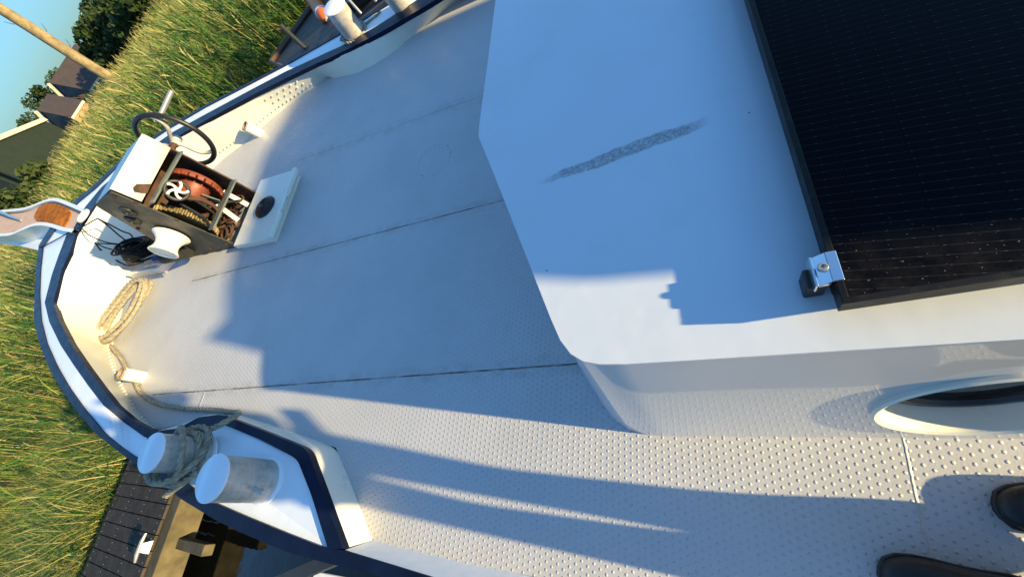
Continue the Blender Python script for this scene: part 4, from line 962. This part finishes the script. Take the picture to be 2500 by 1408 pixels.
def scatter(n, x0, x1, y0, y1, lo, hi):
    x = U(n, x0, x1); y = U(n, y0, y1); d = sdist(x, y); k = (d > lo) & (d < hi); return np.c_[x[k], y[k]], d[k]
def patch(p): # slow variation so that straw and green lie in drifts
    x, y = p[:, 0], p[:, 1]; return 0.5 + 0.25 * np.sin(x * .55 + 1.3 * np.sin(y * .4)) + 0.25 * np.sin(y * .8 - x * .23 + 1.7)
az = lambda p: np.degrees(np.arctan2(p[:, 1] - CAMW[1], p[:, 0] - CAMW[0]))
def in_view(p, a0=-66, a1=24): q = az(p); return (q > a0) & (q < a1)
chunks = []
p, d = scatter(15000, -1, 13, -14, 1.5, 0.0, 4.5); k = in_view(p); p, d = p[k], d[k]
soft = np.clip((p[:, 1] + 2.3) / 1.5, 0, 1) * (p[:, 0] < 11.5)           # grass zone ahead of the stem on the port bow stays low
k = rng.random(len(p)) > soft * .92; p, d = p[k], d[k]
chunks.append(reeds(p, U(len(p), 1.25, 1.9) + .12 * np.minimum(d, 3) * patch(p), 0.23, 8, 1.15))
p, d = scatter(26000, 4, 30, -26, 9, 3.2, 22); k = in_view(p) & ~((p[:, 0] < 11.0) & (p[:, 1] > -2.2)); p, d = p[k], d[k]
k = rng.random(len(p)) < 0.80; p, d = p[k], d[k]
pp = patch(p); chunks.append(reeds(p, U(len(p), 1.35, 1.98) - .1 * pp, 0.42, 6, 1.1))
k = p[:, 0] > 0
p, d = scatter(24000, 10, 62, -52, 22, 16, 60); k = in_view(p, -52, 22); p, d = p[k], d[k]
chunks.append(reeds(p, U(len(p), 1.2, 1.95), 0.66, 3, 2.2))
V, Q, T = join(chunks); print('reed verts', len(V))
o = np_mesh('reeds', V, Q, T, M_reed); tag(o, 'tall green and straw coloured reeds standing round the bow', 'reeds', kind='stuff')
# lower, tousled grass between jetty and reeds
p, d = scatter(52000, 7, 12.5, -3.4, 5.5, 0.02, 5.0); k = in_view(p, -30, 30); p = p[k]; d = d[k]; n = len(p); parts = []
B = np.c_[p, np.full(n, ZG - .02)]; pt = patch(p * 2.1); flat = np.clip((pt - .35) * 2.2, 0, 1)
hd = math.radians(35) + U(n, -1.3, 1.3)
tt = np.where(rng.random(n) < .42 + .45 * flat, U(n, .55, .98), U(n, .1, .5))
parts.append(strips(B, hd, U(n, .35, .85), U(n, .008, .018), U(n, .3, .7) + .3 * flat, U(n, 0, .5), U(n, .5, 1.0) * (1.15 - .5 * flat), U(n, .1, .5), tt, 4))
k = rng.random(n) < .3; m = int(k.sum())
parts.append(strips(B[k] + np.c_[np.zeros((m, 2)), U(m, .1, .35)], U(m, 0, 6.28), U(m, .25, .5), U(m, .010, .022), U(m, .5, .9), U(m, 0, .3), U(m, .2, .6), U(m, .1, .6), U(m, .12, .7), 4))
V, Q, T = join(parts)
o = np_mesh('bank_grass', V, Q, T, M_reed); tag(o, 'tousled yellow green grass on the bank beside the jetty', 'grass', kind='stuff')
# ================================================================== JETTY
ZJ = -0.60
JT = Thing('jetty', 'dark ribbed plank jetty with a weathered timber edge beam', 'jetty', (6.4, 1.2, ZJ), frame='W')
jr = [atw(407.8, 1231, ZJ), atw(379.8, 1306, ZJ)]; jl = [atw(279.7, 1208, ZJ), atw(237.8, 1303.6, ZJ)]
along = (jr[1] - jr[0]) / 2; pitch = np.linalg.norm(along); al = along / pitch; ac = jl[0] - jr[0]; wdt = np.linalg.norm(ac); ac = ac / wdt
pk = MB()
for k in range(-9, 16):
    o_ = jr[0] + al * (pitch * k + 0.004); e_ = 0.012 * (rng.random() - .5)
    a = o_ + ac * e_; b = o_ + ac * (wdt + e_); c_ = b + al * (pitch - .009); d_ = a + al * (pitch - .009); dn = np.array([0, 0, -.028]); tz = np.array([0, 0, .003 * (rng.random() - .5)])
    pk.hexa([a + dn, b + dn, c_ + dn, d_ + dn], [a + tz, b + tz, c_ + tz, d_ + tz])
M_plank2 = M_plank
po = JT.part('plank_deck', pk, M_plank, smooth=0, bevel=0.003)
scw = MB()
for k in range(-9, 16):
    for f in (.04, .36, .66, .95):
        for g_ in (.25, .75): scw.dome(jr[0] + al * (pitch * (k + g_)) + ac * (wdt * f) + [0, 0, .003], 0.006, (0, 0, 1), .4, 6)
JT.part('deck_screws', scw, M_steel)['kind'] = 'stuff'
bm_ = MB(); s0_ = jr[0] - al * 1.5 - ac * 0.0
bm_.hexa([s0_ - ac * .20 + [0, 0, -.30], s0_ + ac * .04 + [0, 0, -.30], s0_ + ac * .04 + al * 4 + [0, 0, -.30], s0_ - ac * .20 + al * 4 + [0, 0, -.30]], [s0_ - ac * .20 + [0, 0, -.030], s0_ + ac * .04 + [0, 0, -.030], s0_ + ac * .04 + al * 4 + [0, 0, -.030], s0_ - ac * .20 + al * 4 + [0, 0, -.030]])
JT.part('edge_beam', bm_, M_wood, bevel=0.008)
q0 = jr[0] - ac * .20 + al * 0.30
cbm = MB(); cbm.hexa([q0 + [0, 0, -.24], q0 - ac * .60 + [0, 0, -.24], q0 - ac * .60 + al * .10 + [0, 0, -.24], q0 + al * .10 + [0, 0, -.24]], [q0 + [0, 0, -.14], q0 - ac * .60 + [0, 0, -.14], q0 - ac * .60 + al * .10 + [0, 0, -.14], q0 + al * .10 + [0, 0, -.14]])
JT.part('cross_beam', cbm, M_wood, bevel=0.008)
pst = MB()
for k in (-.8, .9, 2.4): pst = MB().tube([jr[0] + al * k + ac * .05 + [0, 0, -.03], jr[0] + al * k + ac * .05 + [0, 0, -1.6]], .09, 14); JT.part('support_post', pst, M_wood)
ck = atw(352, 1335, ZJ + .05)
CL = Thing('mooring_cleat', 'bright steel mooring cleat on the edge of the dark jetty', 'cleat', ck, frame='W')
CL.part('horn', MB().tube([ck - al * .13 + [0, 0, .03], ck - al * .06 + [0, 0, .04], ck + al * .06 + [0, 0, .04], ck + al * .13 + [0, 0, .03]], [.012, .02, .02, .012], 12), M_steel)
CL.part('base', MB().hexa([ck + al * a - ac * b + [0, 0, -.045] for a, b in ((-.06, .04), (.06, .04), (.06, -.04), (-.06, -.04))], [ck + al * a - ac * b + [0, 0, .03] for a, b in ((-.04, .015), (.04, .015), (.04, -.015), (-.04, -.015))]), M_steel)
# ================================================================== NEIGHBOURING BOAT, POLE, FENDER
NB = Thing('wooden_boat', 'dark wooden boat lying close behind the starboard bollards', 'boat', (1.0, -4.6, -0.6), frame='W')
hl = [(-4, -3.55), (0.5, -3.52), (3.0, -3.56), (3.9, -3.68), (4.7, -4.30), (4.0, -4.95), (3.0, -5.2), (0.5, -5.3), (-4, -5.3)]
nbm = MB(); nbm.hexa([V3((a, b * .97 - .12, -1.2)) for a, b in hl], [V3((a, b, .26)) for a, b in hl]); NB.part('hull', nbm, M_darkwood, smooth=30)
gw = MB(); gw.tube([V3((a, b, .28)) for a, b in hl], .035, 8); NB.part('gunwale', gw, plain('brown_gunwale', (0.10, 0.06, 0.035), .5, var=.3), smooth=60)
th = MB(); th.box((2.2, -4.45, .31), 1.6, 1.1, .10); th.box((.7, -4.45, .46), .6, 1.0, .4); NB.part('engine_box', th, M_darkwood, bevel=.01)
caster = MB(); caster.hexa([V3((-1.2, -5.0, .2)), V3((.4, -5.0, .2)), V3((.4, -4.3, .2)), V3((-1.2, -4.3, .2))], [V3((-1.1, -4.95, 1.46)), V3((.3, -4.95, 1.42)), V3((.3, -4.36, 1.42)), V3((-1.1, -4.36, 1.46))]); NB.part('added_shade_block', caster, M_darkwood, bevel=.02)  # unseen block added on the boat to throw a dark patch over the reeds
rl = MB()
for k in range(7): rl.tube([(1.6 + k * .22, -3.72, .28), (1.65 + k * .22, -3.8, .46 + .05 * (k % 2)), (1.8 + k * .20, -4.0, .40)], .014, 8)
NB.part('chrome_rail', rl, M_steel, smooth=60)
fc0 = at(742, -30, -.1); fc1 = at(797, 47, -.12)
fx = fc1 - fc0; Lf = np.linalg.norm(fx); fx /= Lf
FE = Thing('fender', 'orange fender with a pale band hanging beside the wooden boat', 'fender', fc1)
FE.part('float', MB().lathe([(.02, 0), (.05, .02), (.072, .07), (.075, .12), (.075, Lf - .1), (.05, Lf)], fc1, -fx, 24), M_orange, smooth=60)
FE.part('band', MB().lathe([(.0755, .17), (.078, .175), (.078, .215), (.0755, .22)], fc1, -fx, 24), M_cap, smooth=60)
FE.part('eye', MB().lathe([(.018, -.04), (.022, -.02), (.022, .01)], fc1, -fx, 14), M_galv)
pt0 = at(686, 64, .05); pt1 = at(758, 130, -.25); single('steel_pole', MB().tube([pt0, pt0 + (pt1 - pt0) * .12, pt0 + (pt1 - pt0) * .12, pt1 + (pt1 - pt0) * .6], [.030, .030, .026, .026], 16), M_dkgrey, 'slim dark grey pole standing in the reeds beyond the rail', 'pole', base=pt1)
# ================================================================== FAR THINGS: pole, bungalows, shed, trees
pb = far(247, 176, 26.0); ptp = far(-30, 5, 26.0); top_ = pb + (ptp - pb) * 1.8
pole = Thing('timber_pole', 'tall weathered timber pole standing in front of the brown roofs', 'pole', (pb[0], pb[1], ZG), frame='W')
pp_ = [V3((pb[0], pb[1], ZG))] + [pb + (top_ - pb) * t + np.array([.02 * math.sin(9 * t), .02 * math.cos(7 * t), 0]) for t in np.linspace(0, 1, 14)]
pole.part('shaft', MB().tube(pp_, [.215] + [.21 - .03 * t for t in np.linspace(0, 1, 14)], 18), M_pole, smooth=60)
tw_ = MB()
for t, s in ((.18, 1), (.30, 1), (.42, -1), (.52, 1), (.60, 1)):
    c_ = pb + (top_ - pb) * t; tw_.tube([c_, c_ + np.array([-.05, -.26 * s, .03]), c_ + np.array([-.08, -.40 * s, .24])], [.02, .013, .006], 6)
pole.part('twig', tw_, M_bark)
def house(name, lab, RRx, RLx, FRx, FLx, BLx, dist):
    d = dist; RRp, RLp = far(*RRx, d + 4), far(*RLx, d + 4); FR, FL = far(*FRx, d), far(*FLx, d); BL = far(*BLx, d + 4.4); BR = FR + (BL - FL)
    zr = (RRp[2] + RLp[2]) / 2; RRp[2] = RLp[2] = zr; ze = FL[2]; FR[2] = ze; BR[2] = BL[2]
    t = Thing(name, lab, 'house', (FL[0], FL[1], ZG), frame='W', group='bungalows beyond the reeds')
    th_ = np.array([0, 0, .18])
    rf = MB(); rf.hexa([FR - th_, RRp - th_, RLp - th_, FL - th_], [FR, RRp, RLp, FL]); rf.hexa([BR - th_, RRp - th_ - [.01, 0, 0], RLp - th_ - [.01, 0, 0], BL - th_], [BR, RRp - [.01, 0, 0], RLp - [.01, 0, 0], BL])
    ro = t.part('roof', rf, M_tile, smooth=0)
    out = (FL - FR); out /= np.linalg.norm(out)
    vb = MB(); vb.bar(RLp + out * .06, BL + out * .06, .10, .34); t.part('barge_board', vb, M_trim, parent=ro)
    vb = MB(); vb.bar(FR + [0, 0, -.12], FL + [0, 0, -.12], .10, .16); t.part('gutter', vb, M_trim, parent=ro)
    def inn(p, k=.5): return p
    cen_ = (FR + FL + BL + BR) / 4; G_ = lambda p: np.array([cen_[0] + (p[0] - cen_[0]) * .95, cen_[1] + (p[1] - cen_[1]) * .95, 0])
    w_ = MB(); c4_ = [G_(p) for p in (FR, FL, BL, BR)]; w_.hexa([p + [0, 0, ZG - .3] for p in c4_], [p + [0, 0, ze - .2] for p in c4_]); t.part('wall', w_, M_brick, smooth=0)
    gb = MB(); tri = [FL * .97 + BL * .03, BL * .97 + FL * .03, RLp * .96 + (FL + BL) * .02]; tri = [p - [0, 0, .22] - out * .05 for p in tri]
    gb.hexa(tri, [p - out * .25 for p in tri])
    t.part('gable', gb, M_gable, smooth=0)
    wd2 = MB(); mid_ = (c4_[0] * .35 + c4_[1] * .65); nrm = np.cross(out, [0, 0, 1]); nrm = nrm if nrm @ (CAMW - mid_) > 0 else -nrm; wd2.bar(mid_ - out * .8 + nrm * .03 + [0, 0, ze - 1.2], mid_ + out * .8 + nrm * .03 + [0, 0, ze - 1.2], .05, 1.2); t.part('window', wd2, M_windowdark)
    return t
house('bungalow', 'brown roofed bungalow directly behind the timber pole', (185, 109), (116, 201), (271, 129), (216, 221), (156, 238), 58)
house('bungalow', 'brown roofed bungalow between the timber pole and the green shed', (116, 229), (89, 270), (203, 246), (172, 287), (146, 325), 50)
d = 42; A1_, B1_ = far(-120, 392, d), far(111, 296, d + 9)
SHD = Thing('green_shed', 'dark green clad shed with a cream roof edge at far left', 'shed', (A1_[0], A1_[1], ZG), frame='W')
wl = MB(); A0_ = A1_.copy(); A0_[2] = ZG - .3; B0_ = B1_.copy(); B0_[2] = ZG - .3; bk_ = np.array([9, 2.0, 0]); 
wl.hexa([A0_, B0_, B0_ + bk_, A0_ + bk_], [A1_, B1_, B1_ + bk_, A1_ + bk_]); SHD.part('wall', wl, M_shed, smooth=0)
rib = MB(); nr = 60; dv = (B1_ - A1_); nrm = np.cross(dv, [0, 0, 1]); nrm /= np.linalg.norm(nrm); nrm = nrm if nrm @ (CAMW - A1_) > 0 else -nrm
for k in range(nr):
    t_ = (k + .5) / nr; p1_ = A1_ + dv * t_; p0_ = p1_.copy(); p0_[2] = ZG; rib.bar(p0_ + nrm * .02, p1_ + nrm * .02 - [0, 0, .1], .05, .04, up=nrm)
SHD.part('cladding_ribs', rib, M_shed, smooth=0)
SHD.part('roof_edge', MB().bar(A1_ + nrm * .1 + [0, 0, .06], B1_ + nrm * .1 + [0, 0, .06], .22, .30), M_trim)
def tree(lab, c, crown_r, ztop, zlow, n, seed, name='tree', lean=0.0, lobes=9, leaf=.2):
    r = np.random.default_rng(seed); c = V3(c); t = Thing(name, lab, name if name != 'tree' else 'tree', (c[0], c[1], ZG), frame='W', group='trees beyond the reeds')
    hz = (ztop - zlow) / 2; zc = (ztop + zlow) / 2
    tm = MB(); tm.tube([(c[0], c[1], ZG), (c[0] + .1, c[1], ZG + (zc - ZG) * .6), (c[0], c[1], zc + hz * .3)], [crown_r * .09, crown_r * .06, crown_r * .02], 8)
    for k in range(6):
        a = r.random() * 6.28; tm.tube([(c[0], c[1], zlow + hz * .2 * k / 3), (c[0] + math.cos(a) * crown_r * .6, c[1] + math.sin(a) * crown_r * .6, zlow + hz * (.5 + .2 * k))], [crown_r * .03, crown_r * .01], 6)
    t.part('trunk', tm, M_bark, smooth=60)
    L = []
    for k in range(lobes):
        a = r.random() * 6.28; q = r.random() ** .5 * .72; h = (r.random() * 2 - 1) * .72; sc_ = math.sqrt(max(.1, 1 - h * h)); L.append((c[0] + math.cos(a) * q * crown_r * sc_, c[1] + math.sin(a) * q * crown_r * sc_, zc + h * hz, .28 + .22 * r.random()))
    L = np.array(L); idx = r.integers(0, lobes, n); dv_ = r.normal(size=(n, 3)); dv_ /= np.linalg.norm(dv_, axis=1)[:, None]; rad = r.random(n) ** .33
    P_ = L[idx, :3] + dv_ * (rad * L[idx, 3] * 1.0)[:, None] * np.array([crown_r, crown_r, hz])
    u = r.normal(size=(n, 3)); u /= np.linalg.norm(u, axis=1)[:, None]; w_ = np.cross(u, r.normal(size=(n, 3))); w_ /= np.linalg.norm(w_, axis=1)[:, None]; s_ = leaf * (.6 + .8 * r.random(n))[:, None]
    Vv = np.stack([P_ - u * s_ , P_ + w_ * s_ * .55, P_ + u * s_, P_ - w_ * s_ * .55], 1).reshape(-1, 3) - t.base
    Qv = np.arange(n * 4).reshape(-1, 4); ti = np.clip(L[idx, 3] * .9 + r.random(n) * .5 - .1 + .5 * (idx % 3 == 0) * r.random(n), 0, 1)
    o = np_mesh('crown', Vv, Qv, np.repeat(ti, 4), M_leaf); o.parent = t.o; return t
P_ = far(232, 58, 46); tree('large dark green tree rising right of the timber pole', P_, 3.2, 3.3, -.2, 5200, 3)
P_ = far(262, 12, 50); tree('dark bushy tree at the upper edge of the picture', P_, 3.6, 3.6, -.4, 5200, 4)
P_ = far(310, -20, 40); tree('dense dark tree right of all, behind the reed tips', P_, 3.4, 3.4, -.6, 4600, 8)
P_ = far(190, 85, 52); tree('smaller dark tree touching the right end of the bungalow roof', P_, 1.7, 2.9, -.3, 2600, 5)
P_ = far(120, 190, 84); tree('low tree crown showing above the first bungalow ridge', P_, 4.2, 4.4, .5, 2600, 6)
P_ = far(90, 245, 80); tree('rounded grey green tree between the two bungalow roofs', P_, 2.6, 5.0, .5, 2400, 9)
P_ = far(72, 290, 80); tree('low green tree over the green shed roof', P_, 3.0, 4.4, .3, 2400, 10)
P_ = far(10, 408, 27); tree('dark bush in front of the green shed at far left', P_, 1.1, 1.75, -.6, 2200, 12, name='bush', leaf=.12)
P_ = far(-30, 470, 24); tree('dark bush low at the left edge of the picture', P_, 1.2, 1.75, -.7, 2000, 13, name='bush', leaf=.12)
rfo = far(305, 6, 70); rt = MB(); rt.box(rfo + [0, 0, -.6], 5, 2.4, 1.4)
SH2 = Thing('distant_house', 'orange roofed house half hidden behind the dark trees', 'house', (rfo[0], rfo[1], ZG), frame='W')
hw_ = MB(); hw_.box((rfo[0], rfo[1], (ZG + .3) / 2 + .0), 4, 5, 1.6); SH2.part('wall', hw_, M_brick, smooth=0)
c_ = rfo; rr_ = MB(); rr_.hexa([c_ + V3((-2.3, -2.8, -1.1)), c_ + V3((2.3, -2.8, -1.1)), c_ + V3((2.3, 2.8, -1.1)), c_ + V3((-2.3, 2.8, -1.1))], [c_ + V3((-.1, -2.8, .8)), c_ + V3((.1, -2.8, .8)), c_ + V3((.1, 2.8, .8)), c_ + V3((-.1, 2.8, .8))]); SH2.part('roof', rr_, plain('orange_roof_tile', (.42, .12, .05), .8, var=.15), smooth=0)
